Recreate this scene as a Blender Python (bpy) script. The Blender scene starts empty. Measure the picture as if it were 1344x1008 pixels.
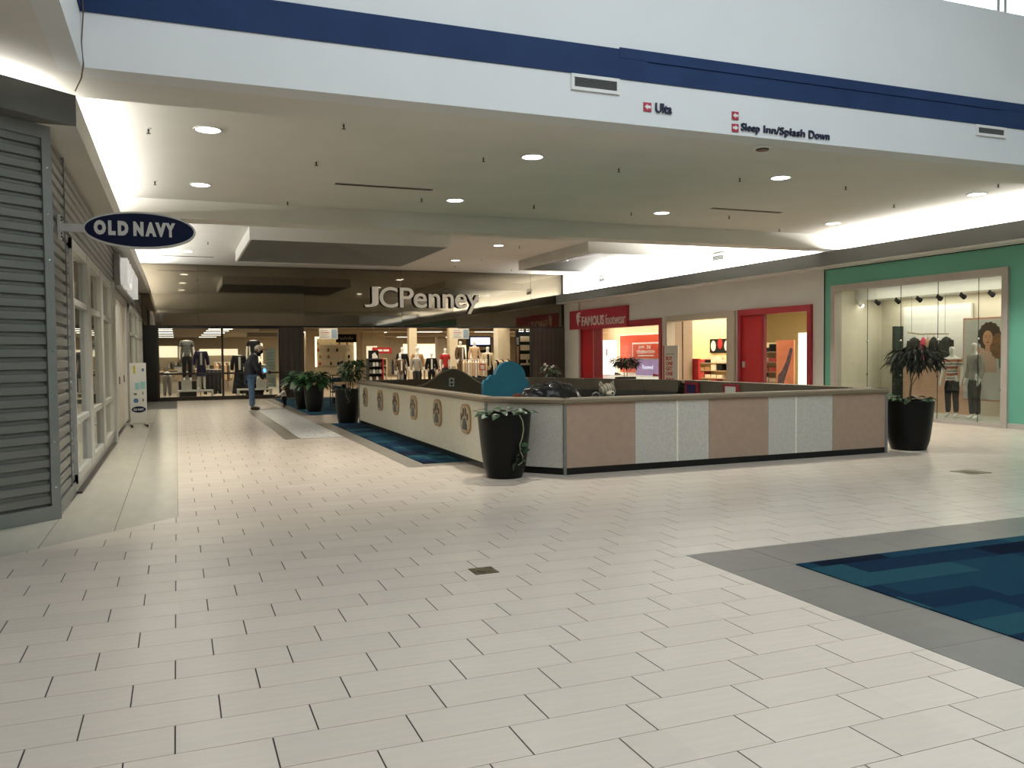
import bpy, bmesh, math, random
from mathutils import Vector, Matrix, Euler, noise

random.seed(7)
scene = bpy.context.scene
col = scene.collection
PI = math.pi

# ------------------------------------------------------------------ camera
cam = bpy.data.cameras.new('camera')
cam.sensor_fit = 'HORIZONTAL'
cam.sensor_width = 36.0
cam.lens = 36.0 * 1108.5 / 1344.0
cam.clip_end = 300
cam_ob = bpy.data.objects.new('camera', cam)
col.objects.link(cam_ob)
cam_ob.matrix_world = Matrix((
    (0.92947557, 0.02192473, -0.36823153, 0.0),
    (-0.36876745, 0.03017188, -0.92903187, 0.0),
    (-0.00925853, 0.99930424, 0.03612915, 1.5),
    (0, 0, 0, 1)))
scene.camera = cam_ob

# ------------------------------------------------------------------ view and world
vs = scene.view_settings
vs.view_transform = 'Standard'
vs.look = 'None'
vs.exposure = 0.2
vs.gamma = 1.0
vs.use_curve_mapping = False
scene.cycles.max_bounces = 8
scene.cycles.diffuse_bounces = 4
scene.cycles.glossy_bounces = 4
scene.cycles.transparent_max_bounces = 12
scene.cycles.caustics_reflective = False
scene.cycles.caustics_refractive = False
scene.cycles.sample_clamp_indirect = 4.0
scene.cycles.use_denoising = True

world = bpy.data.worlds.new('world')
scene.world = world
world.use_nodes = True
wbg = world.node_tree.nodes['Background']
wbg.inputs[0].default_value = (0.85, 0.935, 1.0, 1)
wbg.inputs[1].default_value = 3.55

def area_light(name, loc, sx, sy, power, color=(1, 1, 1), rot=(0, 0, 0), portal=False, spread=180):
    l = bpy.data.lights.new(name, 'AREA')
    l.shape = 'RECTANGLE'
    l.size = sx
    l.size_y = sy
    l.energy = power
    l.color = color
    l.spread = math.radians(spread)
    if portal:
        l.cycles.is_portal = True
    o = bpy.data.objects.new(name, l)
    o.location = loc
    o.rotation_euler = rot
    col.objects.link(o)
    return o

WARM = (1.0, 0.90, 0.70)
COOL = (1.0, 0.972, 0.90)
UP = (PI, 0, 0)
# daylight enters the atrium through an added, unseen roof opening and the clerestory windows
area_light('added_roof_portal', (5.0, 1.0, 8.6), 9.0, 9.0, 1, portal=True)
area_light('clerestory_portal', (5.0, 8.30, 6.75), 10.0, 1.4, 1, rot=(-PI / 2, 0, 0), portal=True)
# fluorescent strips lying in the light coves above the shopfronts
area_light('cove_light', (-1.18, 23.3, 3.875), 0.12, 14.0, 650, COOL, UP)
area_light('cove_light', (-1.18, 12.3, 3.875), 0.12, 6.2, 270, COOL, UP)
area_light('cove_light', (-1.90, 8.14, 3.865), 1.9, 0.12, 34, COOL, (PI, 0, math.radians(41)))
area_light('cove_light', (14.23, 23.3, 3.775), 0.10, 14.0, 1150, COOL, UP)
area_light('cove_light', (14.23, 12.3, 3.775), 0.10, 6.2, 250, COOL, UP)
area_light('cove_light', (14.23, 4.0, 3.775), 0.10, 8.0, 60, COOL, UP)

# ------------------------------------------------------------------ materials
MATS = {}
def mat(name, c, rough=0.5, metal=0.0, var=0.05, scale=6.0, bump=0.0, bscale=60.0,
        emit=0.0, ecol=None, coat=0.0, stretch=(1, 1, 1), rnd=0.0, spec=0.5):
    if name in MATS:
        return MATS[name]
    m = bpy.data.materials.new(name)
    m.use_nodes = True
    nt = m.node_tree
    b = nt.nodes['Principled BSDF']
    tc = nt.nodes.new('ShaderNodeTexCoord')
    mp = nt.nodes.new('ShaderNodeMapping')
    mp.inputs['Scale'].default_value = stretch
    nt.links.new(tc.outputs['Object'], mp.inputs[0])
    nz = nt.nodes.new('ShaderNodeTexNoise')
    nz.inputs['Scale'].default_value = scale
    nz.inputs['Detail'].default_value = 4
    nt.links.new(mp.outputs[0], nz.inputs['Vector'])
    r = nt.nodes.new('ShaderNodeValToRGB')
    lo = [max(0, x * (1 - var)) for x in c]
    hi = [min(1, x * (1 + var)) for x in c]
    r.color_ramp.elements[0].position = 0.3
    r.color_ramp.elements[1].position = 0.7
    r.color_ramp.elements[0].color = (*lo, 1)
    r.color_ramp.elements[1].color = (*hi, 1)
    nt.links.new(nz.outputs['Fac'], r.inputs[0])
    out = r.outputs[0]
    if rnd > 0:
        oi = nt.nodes.new('ShaderNodeObjectInfo')
        ge = nt.nodes.new('ShaderNodeNewGeometry')
        ad = nt.nodes.new('ShaderNodeMath'); ad.operation = 'ADD'
        nt.links.new(oi.outputs['Random'], ad.inputs[0])
        nt.links.new(ge.outputs['Random Per Island'], ad.inputs[1])
        fr = nt.nodes.new('ShaderNodeMath'); fr.operation = 'FRACT'
        nt.links.new(ad.outputs[0], fr.inputs[0])
        mr = nt.nodes.new('ShaderNodeMapRange')
        mr.inputs['To Min'].default_value = 1 - rnd
        mr.inputs['To Max'].default_value = 1 + rnd
        nt.links.new(fr.outputs[0], mr.inputs['Value'])
        mx = nt.nodes.new('ShaderNodeVectorMath'); mx.operation = 'SCALE'
        nt.links.new(out, mx.inputs[0])
        nt.links.new(mr.outputs[0], mx.inputs['Scale'])
        out = mx.outputs[0]
    nt.links.new(out, b.inputs['Base Color'])
    b.inputs['Roughness'].default_value = rough
    b.inputs['Metallic'].default_value = metal
    b.inputs['Specular IOR Level'].default_value = spec
    if coat:
        b.inputs['Coat Weight'].default_value = coat
        b.inputs['Coat Roughness'].default_value = 0.08
    if emit:
        b.inputs['Emission Color'].default_value = (*(ecol or c), 1)
        b.inputs['Emission Strength'].default_value = emit
    if bump:
        n2 = nt.nodes.new('ShaderNodeTexNoise')
        n2.inputs['Scale'].default_value = bscale
        n2.inputs['Detail'].default_value = 3
        nt.links.new(mp.outputs[0], n2.inputs['Vector'])
        bp = nt.nodes.new('ShaderNodeBump')
        bp.inputs['Strength'].default_value = bump
        bp.inputs['Distance'].default_value = 0.01
        nt.links.new(n2.outputs['Fac'], bp.inputs['Height'])
        nt.links.new(bp.outputs[0], b.inputs['Normal'])
    MATS[name] = m
    return m

def glass_mat(name, tint=(0.95, 0.97, 0.96), fac=0.10):
    """thin clear pane: see-through with a weak mirror image of the hall"""
    if name in MATS:
        return MATS[name]
    m = bpy.data.materials.new(name)
    m.use_nodes = True
    nt = m.node_tree
    nt.nodes.remove(nt.nodes['Principled BSDF'])
    out = nt.nodes['Material Output']
    tr = nt.nodes.new('ShaderNodeBsdfTransparent')
    tr.inputs[0].default_value = (*tint, 1)
    gl = nt.nodes.new('ShaderNodeBsdfGlossy')
    gl.inputs['Roughness'].default_value = 0.02
    fc = nt.nodes.new('ShaderNodeLayerWeight')
    lw = nt.nodes.new('ShaderNodeMath'); lw.operation = 'POWER'; lw.inputs[1].default_value = 5.0
    nt.links.new(fc.outputs['Facing'], lw.inputs[0])
    nz = nt.nodes.new('ShaderNodeTexNoise')
    nz.inputs['Scale'].default_value = 1.5
    mr = nt.nodes.new('ShaderNodeMapRange')
    mr.inputs['To Min'].default_value = fac * 0.3
    mr.inputs['To Max'].default_value = fac * 0.6
    nt.links.new(nz.outputs['Fac'], mr.inputs['Value'])
    ad = nt.nodes.new('ShaderNodeMath'); ad.operation = 'ADD'; ad.use_clamp = True
    nt.links.new(lw.outputs[0], ad.inputs[0])
    nt.links.new(mr.outputs[0], ad.inputs[1])
    mx = nt.nodes.new('ShaderNodeMixShader')
    nt.links.new(ad.outputs[0], mx.inputs[0])
    nt.links.new(tr.outputs[0], mx.inputs[1])
    nt.links.new(gl.outputs[0], mx.inputs[2])
    nt.links.new(mx.outputs[0], out.inputs[0])
    MATS[name] = m
    return m

def stripe_mat(name, cols, scale, axis='Z', rough=0.6):
    """cloth or wood in even bands: cols = list of (position, colour)"""
    if name in MATS:
        return MATS[name]
    m = bpy.data.materials.new(name)
    m.use_nodes = True
    nt = m.node_tree
    b = nt.nodes['Principled BSDF']
    tc = nt.nodes.new('ShaderNodeTexCoord')
    sp = nt.nodes.new('ShaderNodeSeparateXYZ')
    nt.links.new(tc.outputs['Object'], sp.inputs[0])
    nz = nt.nodes.new('ShaderNodeTexNoise'); nz.inputs['Scale'].default_value = 5
    nt.links.new(tc.outputs['Object'], nz.inputs['Vector'])
    mu = nt.nodes.new('ShaderNodeMath'); mu.operation = 'MULTIPLY_ADD'
    mu.inputs[1].default_value = scale
    nt.links.new(sp.outputs[axis], mu.inputs[0])
    m3 = nt.nodes.new('ShaderNodeMath'); m3.operation = 'MULTIPLY'; m3.inputs[1].default_value = 0.25
    nt.links.new(nz.outputs['Fac'], m3.inputs[0])
    nt.links.new(m3.outputs[0], mu.inputs[2])
    fr = nt.nodes.new('ShaderNodeMath'); fr.operation = 'FRACT'
    nt.links.new(mu.outputs[0], fr.inputs[0])
    r = nt.nodes.new('ShaderNodeValToRGB')
    r.color_ramp.interpolation = 'CONSTANT'
    el = r.color_ramp.elements
    while len(el) < len(cols):
        el.new(0.5)
    for e, (p, c) in zip(el, cols):
        e.position = p
        e.color = (*c, 1)
    nt.links.new(fr.outputs[0], r.inputs[0])
    nt.links.new(r.outputs[0], b.inputs['Base Color'])
    b.inputs['Roughness'].default_value = rough
    MATS[name] = m
    return m

M_WHITE = mat('white_paint', (0.74, 0.73, 0.70), 0.65, var=0.03, scale=1.5, bump=0.03)
M_CEIL = mat('ceiling_paint', (0.70, 0.68, 0.63), 0.75, var=0.03, scale=1.2, bump=0.03)
M_DRYWALL = mat('fascia_paint', (0.72, 0.73, 0.73), 0.7, var=0.02, scale=1.0, bump=0.03)
M_BLUE = mat('navy_paint', (0.017, 0.040, 0.112), 0.7, var=0.10, scale=2, bump=0.05, spec=0.2)
M_LEDGE = mat('ledge_grey_and_shade', (0.105, 0.108, 0.10), 0.6, var=0.05, scale=2)  # ledge and louver grey; on the angled ledge it paints in shade
M_TILE = mat('cream_porcelain', (0.61, 0.525, 0.445), 0.24, var=0.035, scale=3.0, stretch=(1, 9, 1), rnd=0.035, bump=0.015, bscale=30)
M_TILEW = mat('white_porcelain', (0.72, 0.71, 0.69), 0.24, var=0.03, scale=3.0, stretch=(1, 9, 1), rnd=0.03)
M_TILEB = mat('large_cream_porcelain', (0.48, 0.445, 0.375), 0.2, var=0.04, scale=2.0, stretch=(5, 1, 1), rnd=0.02)
M_GREYT = mat('grey_stone_tile', (0.145, 0.135, 0.122), 0.3, var=0.08, scale=9, rnd=0.05)
M_BROWNT = mat('taupe_stone_tile', (0.24, 0.21, 0.175), 0.28, var=0.08, scale=9, rnd=0.05)
M_GROUT = mat('dark_grout', (0.045, 0.04, 0.035), 0.9)
M_STEEL = mat('corrugated_steel', (0.17, 0.172, 0.158), 0.42, metal=0.5, var=0.08, scale=3, stretch=(1, 1, 6))
M_STEELT = mat('galvanised_trim', (0.22, 0.225, 0.215), 0.4, metal=0.5, var=0.05)
M_ALU = mat('satin_aluminium', (0.52, 0.52, 0.49), 0.36, metal=0.45, var=0.04)
M_BLACK = mat('black_gloss', (0.006, 0.006, 0.006), 0.3, var=0.1, spec=0.3)
M_BLACKM = mat('black_matt', (0.008, 0.008, 0.008), 0.7, var=0.2, spec=0.15)
M_BRONZE = mat('dark_bronze', (0.028, 0.023, 0.019), 0.3, metal=0.4, var=0.1)
M_MIRROR = mat('bronze_mirror', (0.19, 0.165, 0.125), 0.035, metal=1.0, var=0.04, scale=0.7)
M_CREAMSIGN = mat('cream_acrylic', (0.86, 0.83, 0.72), 0.35, var=0.02, emit=0.12)
M_RED = mat('red_laminate', (0.42, 0.022, 0.025), 0.22, var=0.04, scale=2)
M_DRED = mat('dark_red_paint', (0.26, 0.016, 0.024), 0.35, var=0.05)
M_TEAL = mat('teal_paint', (0.112, 0.35, 0.262), 0.55, var=0.04, scale=1.5, bump=0.04)
M_TAN = mat('tan_laminate', (0.36, 0.265, 0.19), 0.42, var=0.05, scale=4, stretch=(1, 1, 4))
M_TANP = mat('rose_tan_panel', (0.345, 0.245, 0.18), 0.5, var=0.06, scale=12, bump=0.03)
M_GREYP = mat('speckled_grey_panel', (0.50, 0.475, 0.42), 0.45, var=0.10, scale=38, bump=0.03)
M_CREAMP = mat('speckled_cream_panel', (0.78, 0.745, 0.62), 0.33, var=0.08, scale=30)
M_RAIL = mat('taupe_rail', (0.19, 0.15, 0.10), 0.42, var=0.06, scale=10)
M_VINYL = mat('brown_vinyl', (0.085, 0.064, 0.042), 0.42, var=0.1, scale=4, bump=0.05, bscale=90)
M_VINYLD = mat('black_vinyl', (0.012, 0.011, 0.010), 0.45, var=0.1)
M_BLUEFOAM = mat('teal_blue_foam', (0.012, 0.12, 0.19), 0.55, var=0.05)
M_SKIN = mat('skin', (0.48, 0.29, 0.21), 0.5)
M_MANN = mat('mannequin_white', (0.72, 0.70, 0.66), 0.4)
M_LEAF = mat('dark_leaf', (0.024, 0.055, 0.02), 0.4, var=0.35, scale=14, rnd=0.3, spec=0.25)
M_LEAFL = mat('glossy_lily_leaf', (0.045, 0.115, 0.045), 0.25, var=0.3, scale=10, rnd=0.45)
M_LEAFB = mat('dry_dark_leaf', (0.010, 0.012, 0.007), 0.5, var=0.3, scale=14, rnd=0.3, spec=0.15)
M_STEM = mat('brown_stem', (0.10, 0.075, 0.045), 0.7)
M_SOIL = mat('potting_soil', (0.02, 0.016, 0.012), 0.95, bump=0.4)
M_POT = mat('black_resin_pot', (0.0045, 0.005, 0.0045), 0.38, var=0.12, scale=3, spec=0.16)
M_LAMP = mat('lamp_lens', (1, 0.97, 0.90), 0.4, emit=14.0, var=0.0)
M_PANEL = mat('troffer_lens', (1, 0.95, 0.85), 0.4, emit=5.0, var=0.0, ecol=(1, 0.90, 0.70))
M_GLASS = glass_mat('clear_glass', fac=0.05)
M_GLASSG = glass_mat('shopfront_glass', (0.93, 0.96, 0.93), fac=0.10)
M_CHROME = mat('chrome', (0.7, 0.7, 0.7), 0.12, metal=1.0, var=0.02)
M_BEIGEW = mat('store_beige_wall', (0.66, 0.56, 0.40), 0.7, var=0.04)
M_STOREF = mat('store_floor', (0.42, 0.34, 0.24), 0.3, var=0.06)

# ------------------------------------------------------------------ mesh helpers
class MB:
    """collects shapes; build() links them as ONE mesh object"""
    def __init__(self):
        self.v = []; self.f = []
    def add(self, vs_, fs_):
        n = len(self.v)
        self.v += [tuple(p) for p in vs_]
        self.f += [tuple(i + n for i in f) for f in fs_]
        return self
    def box(self, x0, x1, y0, y1, z0, z1):
        return self.add([(x0, y0, z0), (x1, y0, z0), (x1, y1, z0), (x0, y1, z0), (x0, y0, z1), (x1, y0, z1), (x1, y1, z1), (x0, y1, z1)],
                        [(0, 3, 2, 1), (4, 5, 6, 7), (0, 1, 5, 4), (1, 2, 6, 5), (2, 3, 7, 6), (3, 0, 4, 7)])
    def prism(self, poly, z0, z1):
        """convex outline in x,y (counter-clockwise) extruded in z"""
        n = len(poly)
        vs_ = [(x, y, z0) for x, y in poly] + [(x, y, z1) for x, y in poly]
        fs_ = [tuple(range(n - 1, -1, -1)), tuple(range(n, 2 * n))]
        fs_ += [(i, (i + 1) % n, n + (i + 1) % n, n + i) for i in range(n)]
        return self.add(vs_, fs_)
    def extr(self, poly, o, u, w, n, d):
        """outline (a,b) -> o + a*u + b*w, extruded d along n"""
        o, u, w, n = Vector(o), Vector(u), Vector(w), Vector(n)
        k = len(poly)
        vs_ = [o + u * a + w * b for a, b in poly] + [o + u * a + w * b + n * d for a, b in poly]
        fs_ = [tuple(range(k - 1, -1, -1)), tuple(range(k, 2 * k))]
        fs_ += [(i, (i + 1) % k, k + (i + 1) % k, k + i) for i in range(k)]
        return self.add(vs_, fs_)
    def lathe(self, prof, n=24, c=(0, 0, 0), sx=1, sy=1):
        """profile (radius, height) turned about z"""
        vs_, fs_ = [], []
        for r, z in prof:
            for i in range(n):
                a = 2 * PI * i / n
                vs_.append((c[0] + r * sx * math.cos(a), c[1] + r * sy * math.sin(a), c[2] + z))
        for k in range(len(prof) - 1):
            for i in range(n):
                j = (i + 1) % n
                fs_.append((k * n + i, k * n + j, (k + 1) * n + j, (k + 1) * n + i))
        fs_.append(tuple(range(n - 1, -1, -1)))
        m = (len(prof) - 1) * n
        fs_.append(tuple(range(m, m + n)))
        return self.add(vs_, fs_)
    def tube(self, pts, r, n=8, r1=None):
        pts = [Vector(p) for p in pts]
        vs_, fs_ = [], []
        k = len(pts)
        for i, p in enumerate(pts):
            t = (pts[min(i + 1, k - 1)] - pts[max(i - 1, 0)]).normalized()
            a = Vector((0, 0, 1)) if abs(t.z) < 0.9 else Vector((1, 0, 0))
            u = t.cross(a).normalized(); w = t.cross(u)
            rr = r if r1 is None else r + (r1 - r) * i / max(1, k - 1)
            for j in range(n):
                an = 2 * PI * j / n
                vs_.append(p + (u * math.cos(an) + w * math.sin(an)) * rr)
        for i in range(k - 1):
            for j in range(n):
                jj = (j + 1) % n
                fs_.append((i * n + j, i * n + jj, (i + 1) * n + jj, (i + 1) * n + j))
        fs_.append(tuple(range(n - 1, -1, -1)))
        fs_.append(tuple(range((k - 1) * n, k * n)))
        return self.add(vs_, fs_)
    def blob(self, c, rx, ry, rz, n=16, m=10, fn=None):
        vs_, fs_ = [], []
        for i in range(m + 1):
            th = PI * i / m
            for j in range(n):
                ph = 2 * PI * j / n
                d = Vector((math.sin(th) * math.cos(ph), math.sin(th) * math.sin(ph), math.cos(th)))
                k = fn(d) if fn else 1.0
                vs_.append((c[0] + d.x * rx * k, c[1] + d.y * ry * k, c[2] + d.z * rz * k))
        for i in range(m):
            for j in range(n):
                jj = (j + 1) % n
                fs_.append((i * n + j, (i + 1) * n + j, (i + 1) * n + jj, i * n + jj))
        return self.add(vs_, fs_)
    def mesh(self, name, m, smooth=False):
        me = bpy.data.meshes.new(name)
        me.from_pydata(self.v, [], self.f)
        bm = bmesh.new(); bm.from_mesh(me)
        bmesh.ops.remove_doubles(bm, verts=bm.verts, dist=1e-5)
        bmesh.ops.recalc_face_normals(bm, faces=bm.faces)
        bm.to_mesh(me); bm.free()
        me.materials.append(m)
        if smooth:
            for p in me.polygons:
                p.use_smooth = True
            try:
                me.set_sharp_from_angle(angle=math.radians(50))
            except Exception:
                pass
        return me
    def build(self, name, m, parent=None, smooth=False, kind=None, loc=None):
        o = link(name, self.mesh(name, m, smooth), parent)
        if kind:
            o['kind'] = kind
        if loc:
            o.location = loc
        return o

def link(name, me, parent=None):
    o = bpy.data.objects.new(name, me)
    col.objects.link(o)
    if parent is not None:
        o.parent = parent
    return o

def tag(o, label=None, cat=None, group=None, kind=None):
    if label: o['label'] = label
    if cat: o['category'] = cat
    if group: o['group'] = group
    if kind: o['kind'] = kind
    return o

def thing(name, label, cat, loc=(0, 0, 0), rz=0.0, group=None):
    o = bpy.data.objects.new(name, None)
    o.empty_display_size = 0.1
    col.objects.link(o)
    o.location = loc
    o.rotation_euler = (0, 0, rz)
    return tag(o, label, cat, group)

def struct(name, mb, m, parent=None, smooth=False):
    return mb.build(name, m, parent, smooth, kind='structure')

def copy_tree(o, parent=None):
    c = o.copy(); col.objects.link(c)
    c.parent = parent
    for ch in list(o.children):
        copy_tree(ch, c)
    return c

def put(root, loc, rz=0.0, label=None, s=1.0):
    c = copy_tree(root)
    c.location = loc; c.rotation_euler = (0, 0, rz); c.scale = (s, s, s)
    if label: c['label'] = label
    return c

workshop = bpy.data.scenes.new('workshop')          # small scene where lettering and figures are turned into meshes
def eval_mesh(o, name):
    workshop.collection.objects.link(o)
    vl = workshop.view_layers[0]
    vl.update()
    me = bpy.data.meshes.new_from_object(o.evaluated_get(vl.depsgraph))
    me.name = name
    bpy.data.objects.remove(o)
    return me

def text(name, s, o, u, w, n, width, height, m, parent=None, depth=0.02, bold=0.0, res=3):
    """lettering: lower-left corner o, reading along u, up w, standing proud along n; size of the whole line given"""
    cu = bpy.data.curves.new(name, 'FONT')
    cu.body = s; cu.size = 1.0; cu.extrude = 0.5; cu.offset = bold; cu.resolution_u = res
    ob = bpy.data.objects.new(name, cu)
    me = eval_mesh(ob, name)
    xs = [v.co.x for v in me.vertices]; ys = [v.co.y for v in me.vertices]
    x0, x1, y0, y1 = min(xs), max(xs), min(ys), max(ys)
    o, u, w, n = Vector(o), Vector(u), Vector(w), Vector(n)
    for v in me.vertices:
        a = (v.co.x - x0) / (x1 - x0) * width
        b = (v.co.y - y0) / (y1 - y0) * height
        d = (v.co.z + 0.5) * depth
        v.co = o + u * a + w * b + n * d
    me.materials.clear(); me.materials.append(m)
    return link(name, me, parent)

X = (1, 0, 0); NX = (-1, 0, 0); Y = (0, 1, 0); NY = (0, -1, 0); Z = (0, 0, 1)

def skin(name, pts, edges, m, parent=None, levels=1):
    """one continuous tapering surface grown on a skeleton; pts = (x, y, z, rx, ry)"""
    me = bpy.data.meshes.new(name)
    me.from_pydata([p[:3] for p in pts], edges, [])
    ob = bpy.data.objects.new(name, me)
    md = ob.modifiers.new('s', 'SKIN'); md.use_smooth_shade = True
    for i, p in enumerate(pts):
        sv = me.skin_vertices[0].data[i]
        sv.radius = (p[3], p[4] if len(p) > 4 else p[3])
        sv.use_root = (i == 0)
    if levels:
        sd = ob.modifiers.new('d', 'SUBSURF'); sd.levels = levels; sd.render_levels = levels
    out = eval_mesh(ob, name)
    out.materials.clear(); out.materials.append(m)
    return link(name, out, parent)

# ================================================================== the setting
# ------------------------------------------------------------------ floor
def clip(poly, a, b, c):
    """keep the part of a convex outline where a*x + b*y <= c"""
    out = []
    for i, p in enumerate(poly):
        q = poly[(i + 1) % len(poly)]
        dp = a * p[0] + b * p[1] - c; dq = a * q[0] + b * q[1] - c
        if dp <= 0: out.append(p)
        if (dp < 0 < dq) or (dq < 0 < dp):
            t = dp / (dp - dq)
            out.append((p[0] + t * (q[0] - p[0]), p[1] + t * (q[1] - p[1])))
    return out
def parea(p):
    return abs(sum(p[i][0] * p[(i + 1) % len(p)][1] - p[(i + 1) % len(p)][0] * p[i][1] for i in range(len(p)))) / 2
def minus_rect(polys, r):
    x0, x1, y0, y1 = r
    out = []
    for p in polys:
        a = clip(p, 1, 0, x0); b = clip(p, -1, 0, -x1)
        m_ = clip(clip(p, -1, 0, -x0), 1, 0, x1) if len(p) > 2 else []
        c_ = clip(m_, 0, 1, y0) if len(m_) > 2 else []
        d_ = clip(m_, 0, -1, -y1) if len(m_) > 2 else []
        out += [q for q in (a, b, c_, d_) if len(q) > 2 and parea(q) > 2e-4]
    return out

floor = struct('floor', MB().box(-3.6, 14.7, -5.0, 30.75, -0.08, -0.004), M_GROUT)
struct('ground_slab', MB().box(-12, 24, -6.5, 62, -0.2, -0.085), M_GROUT)

PX, PY, X0, Y0 = 0.5355, 0.2655, -0.039, 3.391
INSETS = [(3.46, 14.7, -5, 5.28), (2.83, 3.70, 10.87, 18.87), (2.80, 6.9, 21.30, 30.2), (1.77, 2.83, 15.47, 24.5)]
near, far = [], []
DIAG = 0.946
k = -32
while True:
    ya = Y0 + k * PY; yb = ya + PY
    if ya > 30.7: break
    sh = X0 + (k % 3) * PX / 3
    i = int((-3.6 - sh) / PX) - 1
    while True:
        xa = sh + i * PX; xb = xa + PX
        i += 1
        if xa > 14.7: break
        if xb < -3.6 or yb < -5: continue
        g = 0.0032; h = 0.0017
        p0 = [(max(xa + g, -3.6), ya + h), (min(xb - g, 14.7), ya + h), (min(xb - g, 14.7), yb - h), (max(xa + g, -3.6), yb - h)]
        polys = []
        if xb > -0.02:
            q = clip(p0, -1, 0, 0.02)
            if len(q) > 2: polys.append(q)
        if xa < -0.02:
            q = clip(p0, 1, 0, -0.02)
            if len(q) > 2: q = clip(q, -DIAG, 1, 8.486 + 0.013 * DIAG)
            if len(q) > 2 and parea(q) > 2e-4: polys.append(q)
        for r in INSETS:
            if polys: polys = minus_rect(polys, r)
        cx, cy = (xa + xb) / 2, (ya + yb) / 2
        whole = len(polys) == 1 and abs(parea(polys[0]) - (PX - 2 * g) * (PY - 2 * h)) < 1e-4
        ang = math.degrees(math.atan2(cx, cy))
        seen = -11 < ang < 54 and cy > 2.2
        for p in polys:
            (near if seen else far).append((math.hypot(cx, cy), p, whole, cx, cy))
    k += 1
near.sort(key=lambda t: t[0])
far += near[300:]; near = near[:300]
tile_me = MB().box(-PX / 2 + g, PX / 2 - g, -PY / 2 + h, PY / 2 - h, -0.004, 0.0).mesh('tile', M_TILE)
for d_, p, whole, cx, cy in near:
    if whole:
        o = link('tile', tile_me, floor); o.location = (cx, cy, 0)
    else:
        MB().prism([(a - cx, b - cy) for a, b in p], -0.004, 0).build('tile', M_TILE, floor, loc=(cx, cy, 0))
mb = MB()
for d_, p, whole, cx, cy in far:
    n0 = len(p)
    mb.add([(a, b, 0.0) for a, b in p], [tuple(range(n0))])
me = bpy.data.meshes.new('tile_field'); me.from_pydata(mb.v, [], mb.f); me.materials.append(M_TILE)
tag(link('tile_field', me, floor), kind='stuff')

# large tiles in front of the metal shopfront
for (xa, xb) in ((-0.535, -0.02), (-1.05, -0.535), (-1.60, -1.05), (-2.2, -1.60), (-3.6, -2.2)):
    for j in range(20):
        ya, yb = 8.69 + (j - 5) * 1.16, 8.69 + (j - 4) * 1.16
        if xb <= -1.04 and ya > 8.9: break
        p = [(xa + .003, ya + .0008), (xb - .003, ya + .0008), (xb - .003, min(yb, 30.7) - .0008), (xa + .003, min(yb, 30.7) - .0008)]
        if ya > 30.6: break
        p = clip(p, DIAG, -1, -(8.486 + 0.013 * DIAG) - .004)
        if len(p) > 2 and parea(p) > 2e-3:
            MB().prism(p, -0.004, 0).build('large_tile', M_TILEB, floor)
# stone borders around the carpets and the white inset
def border(x0, x1, y0, y1, step, along, m=M_GREYT, name='border_tile', off=0.0):
    lo, hi = (y0, y1) if along == 'y' else (x0, x1)
    t = hi
    first = True
    while t > lo + 1e-3:
        a = max(lo, t - step)
        bb = (x0, x1, a + .001, t - .001) if along == 'y' else (a + .001, t - .001, x0 * 0 + y0, y1)
        MB().box(*bb, -0.004, 0.0005).build(name, m, floor)
        t = a
border(3.463, 4.003, -4.9, 5.278, 0.54, 'y')
def border_x(x0, x1, y0, y1, step, m=M_GREYT):
    t = x0
    while t < x1 - 1e-3:
        b_ = min(x1, t + step)
        MB().box(t + .001, b_ - .001, y0, y1, -0.004, 0.0005).build('border_tile', m, floor)
        t = b_
border_x(4.006, 14.4, 4.735, 5.278, 0.54)
border(2.835, 3.10, 10.875, 18.865, 0.535, 'y', M_BROWNT)
border_x(3.105, 3.695, 10.875, 11.14, 0.6, M_BROWNT)
border_x(3.105, 3.695, 18.60, 18.865, 0.6, M_BROWNT)
border(2.805, 3.07, 21.305, 30.19, 0.535, 'y', M_BROWNT)
border_x(3.075, 6.89, 21.305, 21.45, 0.535, M_BROWNT)
border(1.775, 2.04, 15.475, 24.49, 0.535, 'y', M_BROWNT)
border_x(2.045, 2.825, 15.475, 15.60, 0.535, M_BROWNT)
border_x(2.045, 2.825, 24.40, 24.49, 0.535, M_BROWNT)
for j in range(34):
    ya = 15.605 + j * PY
    sh = (j % 3) * PX / 3
    xs = sorted({2.043, 2.827, *[2.043 - PX + sh + q * PX for q in range(4) if 2.1 < 2.043 - PX + sh + q * PX < 2.78]})
    if ya > 24.3: break
    for xa, xb in zip(xs, xs[1:]):
        MB().box(xa + .003, xb - .003, ya + .0015, min(ya + PY, 24.397) - .0015, -0.004, 0.0).build('white_tile', M_TILEW, floor)

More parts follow.
